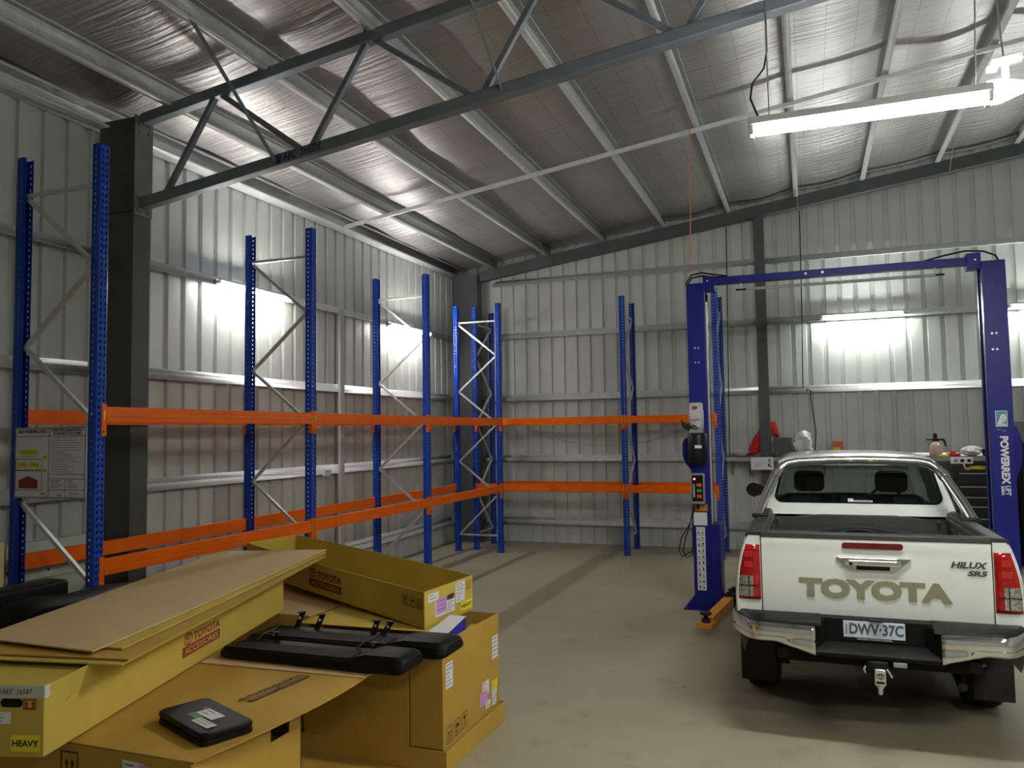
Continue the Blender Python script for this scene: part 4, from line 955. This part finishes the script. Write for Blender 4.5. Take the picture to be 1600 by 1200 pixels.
t.part('scuff', MB().poly([PS(.10, .165, .001), PS(.19, .195, .001), PS(.20, .202, .001), PS(.15, .19, .001)]), 'kraft', bo, smooth=False)

# loose sheets stacked on A
def sheet(base, z0, th, label, m, sag=0., n=14):
    """base: near right, far right, far left, near left; a flat panel that bends a little along its length"""
    nr, fr_, fl_, nl = [V((*p, 0)) for p in base]; top, bot = [], []
    for i in range(n+1):
        f = i/n; z = z0
        a, b = nr.lerp(fr_, f), nl.lerp(fl_, f); row = [q_+ZV*(z+.0018*max(0, q_.y-2.7)**2) for q_ in [a.lerp(b, k/4) for k in range(5)]]
        bot.append(row); top.append([p+ZV*th for p in row])
    mb = MB(); loops = []
    for i in range(n+1): loops.append([*bot[i], *top[i][::-1]])
    mb.loft(loops)
    return single('cardboard_sheet', mb, m, label, 'cardboard sheet', 'loose cardboard sheets')
zs = zA+HA+.002
sheet([(-2.855, 2.690), (-3.60, 5.20), (-4.50, 4.99), (-3.66, 2.55)], zs, .006, 'lowest loose cardboard sheet, lying directly on the long carton', 'kraftlight', 0)
sheet([(-2.865, 2.735), (-3.655, 5.45), (-4.56, 5.22), (-3.70, 2.59)], zs+.010, .007, 'second loose cardboard sheet from the bottom of the pile', 'kraft', .0)
sheet([(-3.004, 2.832), (-3.717, 5.533), (-4.575, 5.25), (-3.83, 2.77)], zs+.021, .008, 'third loose cardboard sheet, just under the topmost', 'kraftlight', 0)
sheet([(-3.060, 2.720), (-3.754, 5.596), (-4.579, 5.305), (-3.82, 2.735)], zs+.033, .007, 'topmost pale brown cardboard sheet of the loose pile', 'kraftpink', 0)

# E: pallet carton nearest the camera, lid lifted at the far right, with the lettered lid
t = Thing('pallet_carton', (-3.0, 3.2, 0), 'brown pallet carton with a lettered lid, carrying the black zip folder', 'carton')
m = MB(); x0, x1, y0, y1 = -3.75, -2.35, 2.56, 3.29
m.box(x0, x1, y0, y0+.008, 0, .79); m.box(x0, x0+.008, y0+.008, y1, 0, .79); m.box(x0, x1, y1-.008, y1, 0, .79); m.box(x0, x1, y0, y1, 0, .008)
m.box(x1-.008, x1, y0+.008, 3.06, 0, .79); m.box(x1-.008, x1, 3.06, y1, 0, .69); m.box(x1-.008, x1, 3.20, y1, .69, .79)
bo = t.part('body', m, 'kraft', bevel=.002)
rows_t = []
for j in range(19):
    f = j/18; y = y0+(3.985-y0)*f
    xr = -2.335+.10*math.sin(f*math.pi*.9)*.9+.02*f; r = []
    for k in range(11):
        g = k/10; x = x0+(xr-x0)*g
        z = .7925+.006*max(0, (g-.6)/.4)*math.sin(f*math.pi)
        r.append((x, y, z))
    rows_t.append(r)
mb = MB(); mb.loft([[*r, *[(x, y, z+.006) for x, y, z in r[::-1]]] for r in rows_t])
lid = t.part('lid', mb, 'kraft')
t.part('folded_flap', MB().hexa([(-3.3, 3.66, .8005), (-2.25, 3.70, .8025), (-2.23, 3.985, .808), (-3.3, 3.985, .806), (-3.3, 3.66, .8045), (-2.25, 3.70, .8065), (-2.23, 3.985, .813), (-3.3, 3.985, .811)]), 'kraftpink', lid, bevel=.001)
PL = plane((-2.62, 3.19, .8035), (.075, 1, 0), (-1, .075, 0))
m = MB(); toyota_mark(m, PL, .03, .017, .06); t.part('emblem', m, 'brownink', lid, smooth=False)
t.text('lettering', 'TOYOTA', 'brownink', PL, .066, .0, .165, .038, lid, bold=.02)
m = MB(); m.ring(PL, .262, .019, .024, .018, .005); m.poly([PL(.258, .03, .0016), PL(.264, .03, .0016), PL(.258, .012, .0016), PL(.285, .012, .0016), PL(.285, .007, .0016), PL(.25, .007, .0016)]); t.part('emblem', m, 'brownink', lid, smooth=False)
t.text('lettering', 'LEXUS', 'brownink', PL, .295, .0, .165, .036, lid, bold=.02)
for a, b in ((.02, .215), (.225, .455)):
    q = t.part('printed_bar', MB().rect(PL, a, -.048, b, -.012, .0015), 'brownink', lid, smooth=False)
    t.text('lettering', 'GENUINE PARTS', 'kraft', PL, a+.01, -.039, b-a-.02, .018, q, bold=.02, d=.0024)
PFE = plane((x0, y0, 0), (1, 0, 0), ZV)
m = MB(); icon_frame(m, PFE, .70, .655, .10, .105, .006); up_arrows(m, PFE, .71, .66, .08); t.part('upright_mark', m, 'brownink', bo, smooth=False)
stick(t, 'label', PFE, 1.045, .63, 1.16, .765, 'paper', bo, lines=4, seed=8, skew=-.006); stick(t, 'mauve_label', PFE, 1.135, .62, 1.235, .755, 'purple', bo, d=.002, skew=-.006)
t.part('tray_base', walls(MB(), [(x0-.02, y0-.02), (x1+.02, y0-.02), (x1+.02, y1+.02), (x0-.02, y1+.02)], 0, .14, .006, False), 'kraft', bo)
# zip folder lying on that lid
t = Thing('zip_folder', (-2.61, 2.95, .806), 'black zip folder with white labels lying on the lettered carton lid', 'folder')
uF = V((.925, -.38, 0)).normalized(); vF = V((.38, .925, 0)).normalized(); oF = V((-2.555, 2.868, .8035))
R_ = rrect(.44, .24, .03); Q = plane(oF, uF, vF)
t.part('lower_cover', MB().loft([[Q(x, y, z) for x, y in rrect(.44-2*e, .24-2*e, .03)] for e, z in ((.004, .0), (0, .004), (0, .018), (.004, .021))]), 'leather')
t.part('zip', MB().loft([[Q(x, y, z) for x, y in rrect(.432, .232, .028)] for z in (.021, .027)]), 'matblack')
up_ = t.part('upper_cover', MB().loft([[Q(x, y, z+.006*max(0, -x)/.19) for x, y in rrect(.44-2*e, .24-2*e, .03)] for e, z in ((.004, .027), (0, .030), (0, .044), (.006, .050), (.02, .051))]), 'leather')
Qt = plane(oF+ZV*.0545, uF, vF)
q = stick(t, 'label', Qt, -.06, -.015, .09, .05, 'paper', up_, d=.001, lines=2, seed=4); stick(t, 'label', Qt, .02, -.075, .17, -.028, 'tape', up_, d=.001, lines=2, seed=6)
stick(t, 'green_strip', Qt, -.075, -.05, .02, -.018, 'green', up_, d=.0006); stick(t, 'folder_badge', Qt, -.13, .03, -.07, .05, 'greyink', up_, d=.0008)

# C: tall open carton on the floor, with tray base and stickers
t = Thing('pallet_carton', (-2.6, 4.98, 0), 'tall open brown carton standing on the floor, with white, mauve and yellow stickers', 'carton')
bC = [(-3.19, 4.512), (-2.18, 4.512), (-2.18, 5.45), (-3.19, 5.45)]
bo = t.part('body', walls(MB(), bC, .012, [.79, .792, .768, .77], .007), 'kraft', bevel=.002)
t.part('corner_wrap', MB().box(-2.405, -2.178, 4.503, 4.512, .14, .775), 'kraft', bo, bevel=.002)
t.part('tray_base', walls(MB(), [(-3.22, 4.49), (-2.150, 4.49), (-2.150, 5.475), (-3.22, 5.475)], .0, .137, .006), 'kraft', bo, bevel=.002)
PC = plane((-2.18, 0, 0), (0, 1, 0), ZV)
stick(t, 'label', PC, 4.548, .488, 4.655, .648, 'paper', bo, lines=6, seed=2); stick(t, 'label', PC, 5.318, .468, 5.425, .625, 'paper', bo, lines=5, seed=5)
stick(t, 'label', PC, 5.130, .262, 5.250, .356, 'paper', bo, lines=3, seed=7); stick(t, 'mauve_label', PC, 5.085, .205, 5.222, .296, 'purple', bo, d=.0022, skew=.0)
stick(t, 'yellow_label', PC, 5.300, .262, 5.408, .318, 'yellow', bo, lines=2, seed=9); stick(t, 'label', PC, 5.300, .205, 5.395, .258, 'paper', bo, lines=2, seed=12); stick(t, 'label', PC, 5.305, .150, 5.385, .200, 'paper', bo, lines=2, seed=13); stick(t, 'label', PC, 5.18, .165, 5.27, .215, 'paper', bo, lines=2, seed=14, d=.003)
m = MB()
for k, f_ in enumerate((up_arrows, rain_icon, glass_icon)): icon_frame(m, PC, 4.552+.115*k, .155+.006*k, .09, .10, .005); f_(m, PC, 4.557+.115*k, .165+.006*k, .08)
t.part('handling_marks', m, 'brownink', bo, smooth=False)
t.part('side_panel', MB().box(-3.19, -2.415, 4.495, 4.505, .01, .735), 'kraft', bo, bevel=.002)
t.part('ground_flap', MB().hexa([(-3.3, 4.02, .004), (-2.42, 4.02, .004), (-2.42, 4.485, .004), (-3.2, 4.485, .004), (-3.3, 4.02, .010), (-2.42, 4.02, .010), (-2.42, 4.485, .010), (-3.2, 4.485, .010)]), 'kraft', bo)
# blue and white box and a smaller carton inside C
t = Thing('parts_box', (-2.3, 4.80, .52), 'blue and white box sticking out of the tall open carton', 'box')
bb = [(-2.345, 4.535), (-2.20, 4.535), (-2.225, 4.97), (-2.345, 4.97)]
ba = t.part('body', slab(bb, .55, [.80, .80, .845, .845]), 'boxblue', bevel=.003)
t.part('top_panel', slab([(x, y) for x, y in bb], [.8005, .8005, .8455, .8455], [.803, .803, .848, .848]), 'paper', ba)
single('inner_carton', slab([(-2.36, 5.02), (-2.20, 5.02), (-2.20, 5.36), (-2.36, 5.36)], .50, [.66, .66, .70, .70]), 'kraftlight', 'small carton down inside the tall open carton, behind the blue box', 'carton', bevel=.004)
# G: flat carton under B, and H: pallet carton behind, carrying its far end
t = Thing('flat_carton', (-2.9, 5.0, .735), 'flat yellowish carton lying under the open accessories carton', 'carton')
t.part('body', slab([(-3.35, 4.66), (-2.385, 4.70), (-2.365, 5.33), (-3.35, 5.40)], .7925, .7985), 'kraftlight', bevel=.003)
t.part('lid_seam', slab([(-3.30, 5.02), (-2.372, 5.02), (-2.372, 5.026), (-3.30, 5.026)], .7985, .7995), 'edge')
t = Thing('pallet_carton', (-4.1, 5.5, 0), 'pallet carton standing behind the long carton, beneath the far end of the sheets', 'carton')
bH = [(-4.85, 4.86), (-3.40, 4.86), (-3.40, 6.25), (-4.85, 6.25)]
bo = t.part('body', walls(MB(), bH, .0, .79, .007), 'kraft', bevel=.002)
t.part('lid', slab(bH, .7905, .797), 'kraftpink', bo, bevel=.001)

# B: open accessories carton, skewed a little, its far end resting higher
t = Thing('accessories_carton', (-3.5, 5.5, .80), 'long open carton with red lettering and a heavy sticker, resting on the flat carton', 'carton')
T4 = [V((-2.415, 4.728, 1.043)), V((-2.361, 5.397, 1.043)), V((-4.70, 6.50, 1.125)), V((-4.755, 5.84, 1.135))]; HB_ = .243
B4 = [p-ZV*HB_ for p in T4]
def wall_panel(a0, b0, a1, b1, nrm, th=.007, bow=0., n=16, dip=0.):
    rows = []
    for i in range(n+1):
        f = i/n; o = nrm*bow*math.sin(f*math.pi); d = ZV*(-dip*math.sin(f*math.pi)); lo, hi = a0.lerp(b0, f)+o*.3, a1.lerp(b1, f)+o+d
        rows.append([lo, hi, hi-nrm*th, lo-nrm*th])
    return MB().loft(rows)
nE = (T4[1]-T4[0]).cross(ZV).normalized(); nS = (T4[0]-T4[3]).cross(ZV).normalized()
m = MB()
for a, b, nn, bw, dp in ((0, 1, nE, 0, .0), (3, 0, nS, 0, .010), (1, 2, -nS, .03, .0), (2, 3, -nE, 0, 0)):
    w_ = wall_panel(B4[a], B4[b], T4[a], T4[b], nn, .007, bw, 16, dp); m.add(w_.v, w_.f)
m.hexa([B4[0], B4[1], B4[2], B4[3], *[p+ZV*.007 for p in B4]])
bo = t.part('body', m, 'kraftlight', bevel=.0015)
PB = plane(B4[0], (T4[1]-T4[0]), ZV)
hh = t.part('hand_hole', MB().poly([PB(.345+x, .150+y*1+.03*x, .0013) for x, y in rrect(.105, .036, .017)]), 'brownink', bo, smooth=False)
stick(t, 'label', PB, .045, .162, .185, .218, 'paper', bo, lines=2, seed=21); q = stick(t, 'label', PB, .135, .045, .285, .155, 'paper', bo, seed=22); stick(t, 'mauve_label', PB, .148, .065, .290, .165, 'purple', bo, d=.0022, lines=3, seed=23)
stick(t, 'label', PB, .292, .045, .405, .145, 'paper', bo, lines=5, seed=24); stick(t, 'label', PB, .415, .160, .555, .228, 'paper', bo, lines=3, seed=25); stick(t, 'label', PB, .418, .088, .55, .156, 'paper', bo, lines=3, seed=26)
hv = stick(t, 'heavy_sticker', PB, .490, .018, .660, .080, 'yellow', bo)
t.text('lettering', 'HEAVY', 'ink', PB, .50, .035, .15, .026, hv, bold=.03, d=.002)
m = MB(); icon_frame(m, PB, .575, .155, .062, .06, .005); up_arrows(m, PB, .58, .16, .05); t.part('upright_mark', m, 'redink', bo, smooth=False)
dS = (B4[0]-B4[3]).normalized()
PBS0 = plane(B4[0], dS, ZV)
m = MB(); toyota_mark(m, PBS0, -1.435, .155, .105); t.part('emblem', m, 'maroonink', bo, smooth=False)
t.text('lettering', 'TOYOTA', 'maroonink', PBS0, -1.365, .122, .345, .056, bo, bold=.03)
q = t.part('printed_bar', MB().rect(PBS0, -1.485, .050, -1.015, .108, .0012), 'maroonink', bo, smooth=False)
t.text('lettering', 'ACCESSORIES', 'kraftlight', PBS0, -1.46, .062, .42, .034, q, bold=.01, d=.002)
m = MB()
for k, f_ in enumerate((glass_icon, rain_icon, up_arrows)): icon_frame(m, PBS0, -.245+.08*k, .125, .064, .066, .004); f_(m, PBS0, -.24+.08*k, .13, .054)
t.part('handling_marks', m, 'maroonink', bo, smooth=False)

# side steps lying across the cartons
def side_step(x0, x1, yc, w, z, tilt, label):
    t = Thing('side_step', ((x0+x1)/2, yc, z), label, 'side step', 'black moulded side steps')
    L = x1-x0; rows = []
    for f, hw, hh, zl in ((0, .9, .045, 0), (.02, 1, .060, 0), (.66, 1, .062, 0), (.72, 1, .064, 0), (.80, 1.02, .088, 0), (.955, 1.0, .090, 0), (.985, .93, .082, .004), (1.0, .80, .066, .012)):
        x = x0+L*f; k = w/2*hw; zt = z+tilt*f
        lowc = hh if f > .75 or f < .01 else hh-.016
        rows.append([(x, yc-k+.01, zt+zl), (x, yc-k, zt+zl+.012), (x, yc-k+.006, zt+hh*.72), (x, yc-k+.03, zt+hh), (x, yc-k*.3, zt+lowc), (x, yc+k*.5, zt+lowc), (x, yc+k-.02, zt+hh*.9), (x, yc+k, zt+hh*.5), (x, yc+k-.012, zt+zl+.004)])
    b = t.part('moulding', MB().loft(rows), 'step')
    t.part('tread', MB().hexa([(x0+L*.06, yc-w*.28, z+.047+tilt*.06), (x0+L*.70, yc-w*.28, z+.049+tilt*.7), (x0+L*.70, yc+w*.20, z+.049+tilt*.7), (x0+L*.06, yc+w*.20, z+.047+tilt*.06), (x0+L*.06, yc-w*.28, z+.052+tilt*.06), (x0+L*.70, yc-w*.28, z+.054+tilt*.7), (x0+L*.70, yc+w*.20, z+.054+tilt*.7), (x0+L*.06, yc+w*.20, z+.052+tilt*.06)]), 'rubber', b, bevel=.002)
    return t, b
def clip(t, x, y, z, h, lean, par, bright=False):
    t.part('bracket', MB().hexa([(x-.02, y, z), (x+.02, y, z), (x+.02, y+.006, z), (x-.02, y+.006, z), (x-.02+lean, y+.03, z+h), (x+.02+lean, y+.03, z+h), (x+.02+lean, y+.036, z+h), (x-.02+lean, y+.036, z+h)]).hexa([(x-.02+lean, y+.03, z+h-.006), (x+.02+lean, y+.03, z+h-.006), (x+.02+lean, y-.01, z+h-.004), (x-.02+lean, y-.01, z+h-.004), (x-.02+lean, y+.03, z+h), (x+.02+lean, y+.03, z+h), (x+.02+lean, y-.01, z+h+.002), (x-.02+lean, y-.01, z+h+.002)]), 'black', par, bevel=.001)
    t.part('bolt', bolt_set([(x+lean*.6, y+.012, z+h*.6)], (0, -1, 0), .007, .01), 'zinc', par)
    if bright: t.part('clamp_rod', MB().tube([(x-.06, y-.04, z+.0), (x-.02, y-.02, z+.035), (x+.03, y, z+.055), (x+.06, y+.02, z+.085)], .007, 6), 'chrome', par)
t, b = side_step(-3.24, -2.045, 3.875, .27, .8165, -.002, 'nearer black side step, lying along the far edge of the lettered lid')
clip(t, -2.40, 4.005, .87, .03, .03, b, True); clip(t, -3.08, 4.0, .87, .04, .03, b, True)
t, b = side_step(-3.33, -1.965, 4.23, .30, .80, .012, 'further black side step, with brackets standing up, beside the tall carton')
for x, h, l in ((-3.13, .10, .03), (-2.98, .095, .03), (-2.57, .085, .02), (-2.50, .085, .05)): clip(t, x, 4.33, .855, h, l, b)

# black plastic parts and pale panel at the far left
t = Thing('bumper_cover', (-4.55, 3.8, .62), 'black moulded bumper cover lying between the sheets and the rack frame', 'car bumper cover')
out = [(3.05, .78), (3.30, .90), (3.42, .985), (3.50, 1.05), (3.60, 1.078), (3.75, 1.075), (3.98, 1.048), (4.30, 1.055), (4.50, 1.03), (4.56, .96)]
rows = []
for dx, k in ((-.11, .95), (-.09, 1), (-.02, 1.0), (.10, .97), (.14, .90)):
    rows.append([(-4.62+dx+.02*math.sin(y*3), y, .62+(z-.62)*k) for y, z in out]+[(-4.62+dx, y, .62) for y in (4.56, 3.05)])
bo = t.part('shell', MB().loft(rows), 'step')
t.part('trim_clip', MB().box(-4.475, -4.46, 3.50, 3.56, .98, 1.0).box(-4.475, -4.46, 3.70, 3.74, 1.0, 1.015), 'brass', bo)
t.part('support_foot', MB().box(-4.70, -4.52, 3.2, 4.4, 0, .62), 'matblack', bo)
t = Thing('plastic_tray', (-4.92, 3.85, .85), 'dark plastic tray with rounded end, lying left of the blue rack upright', 'tray')
t.part('body', MB().loft([[(-4.93+.11*c*k, y, zz2) for c, zz2 in ((-1, .965), (1, .965), (1.05, 1.0), (1.05, 1.108), (.9, 1.118), (-.9, 1.118), (-1.05, 1.108), (-1.05, 1.0))] for y, k in ((3.35, 1), (4.02, 1), (4.075, .93), (4.09, .8))]), 'black', bevel=.004)
t.part('front_panel', MB().box(-4.81, -4.80, 3.35, 3.86, .90, 1.03), 'tealblack')
t.part('stand', MB().box(-5.0, -4.86, 3.4, 3.95, 0, .965), 'matblack')
t = Thing('ute_side_panel', (-6.1, 4.4, 0), 'pale green steel panel leaning against the left wall behind the rack', 'metal panel')
m = MB(); m.box(-6.14, -6.10, 3.0, 5.45, .0, 1.235); m.box(-6.10, -6.085, 3.0, 5.45, .94, 1.235)
bo = t.part('sheet', m, 'pale', bevel=.003)
t.part('ledge', MB().box(-6.10, -6.07, 3.0, 5.45, .925, .942), 'pale', bo, bevel=.002)
t.part('bolt', bolt_set([(-6.085, y, z) for y, z in ((4.52, 1.0), (4.58, 1.01), (5.32, .97), (4.95, .985), (5.38, .98))], (1, 0, 0), .008, .005), 'matblack', bo)
single('cardboard_offcut', slab([(-5.72, 3.7), (-5.60, 3.7), (-5.60, 4.19), (-5.72, 4.19)], 0, 1.33), 'kraftpink', 'upright brown cardboard piece at the left picture edge beside the rack', 'cardboard', bevel=.003)
# ================================================================ shelf and bench along the back wall
t = Thing('wall_shelf', (.9, 14.0, 1.57), 'dark steel shelf running along the back wall behind the lift', 'shelf')
sh = t.part('board', MB().box(-1.33, 2.83, 13.72, 14.17, 1.585, 1.61), 'black', bevel=.003)
t.part('front_lip', MB().box(-1.33, 2.83, 13.705, 13.72, 1.545, 1.612), 'grey', sh, bevel=.002)
for x in (-1.28, .2, 1.6): t.part('bracket', MB().prism([(x, 14.17, 1.585), (x, 13.80, 1.585), (x, 14.17, 1.30)], (.03, 0, 0)), 'cleat', sh)
ZS = 1.612
single('paper_sign', MB().box(-.93, -.575, 13.697, 13.702, 1.405, 1.612), 'paper', 'white paper notice taped to the front of the wall shelf', 'notice')
nt_ = bpy.data.objects['paper_sign']; P = plane((-.93, 13.696, 1.405), (1, 0, 0), ZV)
m = MB(); m.ring(P, .29, .115, .022, .03, .008, 16); m.poly([P(x, y, .001) for x, y in ((.27, .09), (.29, .095), (.31, .06), (.33, .04), (.31, .035), (.285, .06), (.265, .04))]); m.rect(P, .28, .15, .31, .175, .001)
o = emit('drawing', m, 'ink', tuple(nt_.location), smooth=False); o.parent = nt_
m = MB()
for k in range(3): m.rect(P, .05, .11-.03*k, .05+.16-.03*k, .116-.03*k, .001)
o = emit('print', m, 'greyink', tuple(nt_.location), smooth=False); o.parent = nt_
single('bowl', MB().lathe([(0, 0), (.07, 0), (.10, .02), (.165, .09), (.17, .10), (.16, .098), (.095, .03), (0, .02)], (-1.11, 13.9, ZS), (0, 0, 1), 28), 'bag', 'pale shallow bowl on the shelf end beside the red cloth', 'bowl')
def blob(name, c, r, m, label, cat, seed, sq=(1, 1, 1), amp=.25):
    rr = random.Random(seed); ph_ = [rr.uniform(0, 6.3) for _ in range(8)]; rows = []
    for i in range(13):
        th = math.pi*i/12; row = []
        for j in range(26):
            a = 2*math.pi*j/26
            k = 1+amp*(math.sin(3*a+ph_[0]+2*th)*.5+math.sin(5*a+ph_[1]-3*th)*.35+math.sin(7*th+ph_[2]+2*a)*.3)*math.sin(th)
            row.append((c[0]+r*sq[0]*k*math.sin(th)*math.cos(a), c[1]+r*sq[1]*k*math.sin(th)*math.sin(a), c[2]+r*sq[2]*(1-math.cos(th)*1)*(1 if 1 else k)))
        rows.append(row)
    return single(name, MB().loft(rows), m, label, cat)
# red cloth bag draped behind and either side of the column
rows = []; rr = random.Random(2)
prof = [(-1.03, .16, 1.66), (-.98, .20, 1.75), (-.92, .25, 1.90), (-.85, .30, 2.05), (-.78, .38, 2.16), (-.68, .55, 2.24), (-.60, .52, 2.25), (-.54, .42, 2.20), (-.51, .35, 2.05), (-.49, .30, 1.97)]
front, back = [], []
m = MB(); rows = []
for k, (x, _, zt) in enumerate(prof):
    z0 = 1.614 if x < -.82 else (1.66 if x < -.7 else 1.93)
    row = []
    for i in range(13):
        a = 2*math.pi*i/13; zc_ = (z0+zt)/2; hz = (zt-z0)/2
        wob = 1+.22*math.sin(4*a+k*1.9)
        row.append((x+.015*math.sin(3*a+k), 14.235-.045+(.04*wob*math.cos(a))-.0, zc_+hz*math.sin(a)*(.86+.16*math.sin(k*2.3+2*a))))
    rows.append(row)
m.loft(rows)
single('red_cloth_bag', m, 'red', 'bright red cloth bag bunched up behind the slim dark column', 'bag')
single('parts_bin', MB().hexa([(-.555, 13.80, ZS), (-.30, 13.80, ZS), (-.30, 14.08, ZS), (-.555, 14.08, ZS), (-.57, 13.78, 1.93), (-.285, 13.78, 1.93), (-.285, 14.10, 1.93), (-.57, 14.10, 1.93)]), 'column', 'dark grey bin on the shelf right of the dark column', 'bin', bevel=.01)
blob('plastic_bag', (-.095, 13.88, ZS), .15, 'bag', 'crumpled white plastic bag on the shelf beside the grey bin', 'bag', 4, (.85, .7, 1.45), .6)
t = Thing('parts_packet', (.42, 13.9, ZS), 'small orange and yellow packet standing on the shelf above the cab', 'packet')
bo = t.part('body', MB().box(.34, .50, 13.87, 13.93, ZS, 1.86), 'redbutton', bevel=.003); P = plane((.34, 13.869, ZS), (1, 0, 0), ZV)
t.part('front_print', MB().rect(P, .01, .08, .12, .15, .001).disc(P, .055, .11, .03, .035, 16, .002), 'yellow', bo, smooth=False)
single('hook_cable', MB().tube([(-.03, 14.17, 2.70), (.0, 14.15, 2.74), (.04, 14.15, 2.70), (.035, 14.15, 2.60), (.07, 14.14, 2.3), (.10, 14.12, 2.0), (.085, 14.12, 1.83), (.07, 14.11, 1.70), (.06, 14.10, 1.62)], .008, 6), 'black', 'black cable hooked over the back wall girt above the white bag', 'cable')
t = Thing('spray_bottle', (1.83, 13.88, ZS), 'pump spray bottle with black trigger and pale pink liquid on the shelf', 'spray bottle')
bo = t.part('bottle', MB().lathe([(0, 0), (.085, 0), (.09, .02), (.09, .15), (.07, .19), (.04, .215), (.03, .23), (0, .23)], (1.83, 13.88, ZS), (0, 0, 1), 24), 'pink')
t.part('pump_head', MB().box(1.79, 1.87, 13.86, 13.90, 1.84, 1.89).box(1.86, 1.96, 13.87, 13.89, 1.855, 1.885).prism([(1.93, 13.87, 1.86), (1.97, 13.87, 1.86), (1.985, 13.87, 1.76), (1.965, 13.87, 1.76)], (0, .02, 0)).box(1.70, 1.80, 13.87, 13.89, 1.86, 1.88).lathe([(0, 0), (.025, 0), (.03, .06), (.02, .08), (0, .08)], (1.83, 13.88, 1.89), (0, 0, 1), 14), 'black', bo, bevel=.003)
single('red_bottle', MB().lathe([(0, 0), (.035, 0), (.035, .07), (.02, .085), (.02, .10), (0, .10)], (1.30, 13.9, ZS), (0, 0, 1), 18), 'red', 'small red bottle on the shelf left of the spray bottle', 'bottle')
single('timber_offcut', MB().obox((.70, 13.85, ZS), (.42, .02, 0), (0, .04, 0), (0, 0, .035)), 'kraft', 'short brown timber offcut on the shelf above the cab roof', 'timber', bevel=.004)
t = Thing('power_board', (2.12, 13.70, 1.5), 'white power board fixed to the front of the shelf', 'power board')
bo = t.part('body', MB().box(2.0, 2.30, 13.67, 13.704, 1.505, 1.60), 'white', bevel=.006)
for x in (2.04, 2.13, 2.22): t.part('socket', MB().box(x, x+.05, 13.664, 13.67, 1.53, 1.575), 'black' if x > 2.1 else 'grey', bo)
t.part('lead', MB().tube([(2.16, 13.66, 1.53), (2.18, 13.64, 1.45), (2.20, 13.655, 1.43), (2.24, 13.64, 1.42)], .008, 6), 'white', bo)
single('red_tool', MB().box(1.97, 2.16, 13.80, 13.90, ZS, 1.66).box(2.02, 2.10, 13.82, 13.88, 1.66, 1.69), 'red', 'red hand tool lying on the shelf above the power board', 'tool', bevel=.01)
blob('clear_bag', (2.32, 13.9, ZS), .13, 'bag', 'crumpled clear plastic bag on the shelf right of the red tool', 'bag', 9, (1.1, .8, .62), .3)
single('black_tub', MB().hexa([(2.50, 13.8, ZS), (2.78, 13.8, ZS), (2.78, 14.05, ZS), (2.50, 14.05, ZS), (2.48, 13.78, 1.72), (2.80, 13.78, 1.72), (2.80, 14.07, 1.72), (2.48, 14.07, 1.72)]), 'matblack', 'low black tub on the shelf beside the right lift post', 'tub', bevel=.008)
single('yellow_sponge', MB().box(1.86, 1.99, 13.715, 13.78, ZS, 1.645), 'yellow', 'yellow sponge on the shelf edge beside the spray bottle', 'sponge', bevel=.01)
t = Thing('tool_chest', (2.35, 13.85, 0), 'black tool chest with drawers under the shelf, beside the right lift post', 'tool chest')
bo = t.part('body', MB().box(2.02, 2.80, 13.66, 14.12, .0, 1.40), 'black', bevel=.01)
for k, (z0, z1) in enumerate(((1.20, 1.38), (1.04, 1.18), (.90, 1.02), (.72, .88), (.52, .70), (.30, .50), (.08, .28))):
    d = t.part('drawer', MB().box(2.05, 2.77, 13.645, 13.66, z0, z1), 'black', bo, bevel=.004); t.part('drawer_pull', MB().box(2.10, 2.72, 13.63, 13.645, z1-.03, z1-.014), 'grey', d)
blob('yellow_gloves', (2.38, 13.78, 1.402), .10, 'yellow', 'pair of yellow gloves lying on the tool chest', 'gloves', 6, (1.5, .8, .35), .4)
t = Thing('parts_cabinet', (3.2, 13.8, 0), 'black parts cabinet with a white paper on it, right of the lift post', 'cabinet')
bo = t.part('body', MB().box(2.86, 4.1, 13.45, 14.1, 0, 1.82), 'matblack', bevel=.01)
t.part('door', MB().box(2.88, 3.47, 13.435, 13.45, .05, 1.79), 'black', bo, bevel=.004); t.part('door', MB().box(3.49, 4.08, 13.435, 13.45, .05, 1.79), 'black', bo, bevel=.004)
t.part('paper', MB().box(2.98, 3.20, 13.43, 13.434, 1.03, 1.36), 'paper', bo)
single('drain_funnel', MB().lathe([(.02, 0), (.05, .06), (.20, .26), (.21, .27), (.19, .265), (.04, .07), (.0, .05)], (3.10, 13.9, 1.86), (0, 0, 1), 26).lathe([(0, 0), (.05, 0), (.02, .02), (.02, .06), (0, .06)], (3.10, 13.9, 1.822), (0, 0, 1), 16), 'grey', 'grey drain funnel standing on top of the black parts cabinet', 'funnel')
# thin tubes added as dark sheet-lap lines, and a slack cable, on back wall
single('sheet_lap_line', MB().tube([(-1.25, 14.165, 5.63), (-1.275, 14.17, 4.0), (-1.31, 14.165, 1.62)], .009, 6), 'black', 'thin black tube drawn as a sheet-lap line down the back wall just left of the slim column', 'cable')
single('sheet_lap_line', MB().tube([(-.03, 14.165, 5.78), (-.05, 14.17, 4.2), (-.08, 14.165, 2.76)], .009, 6), 'black', 'thin black tube drawn as a sheet-lap line down the back wall right of the slim column', 'cable')
single('slack_cable', MB().tube([(-5.2, 14.318, 2.30), (-5.2, 14.17, 2.30)]+[(-5.2+3.5*k/14, 14.165, 2.30-.50*(1-((k-7)/7)**2)) for k in range(1, 14)]+[(-1.7, 14.17, 2.30), (-1.7, 14.318, 2.30)], .005, 6), 'grey', 'slack thin cable sagging along the back wall behind the racking', 'cable')
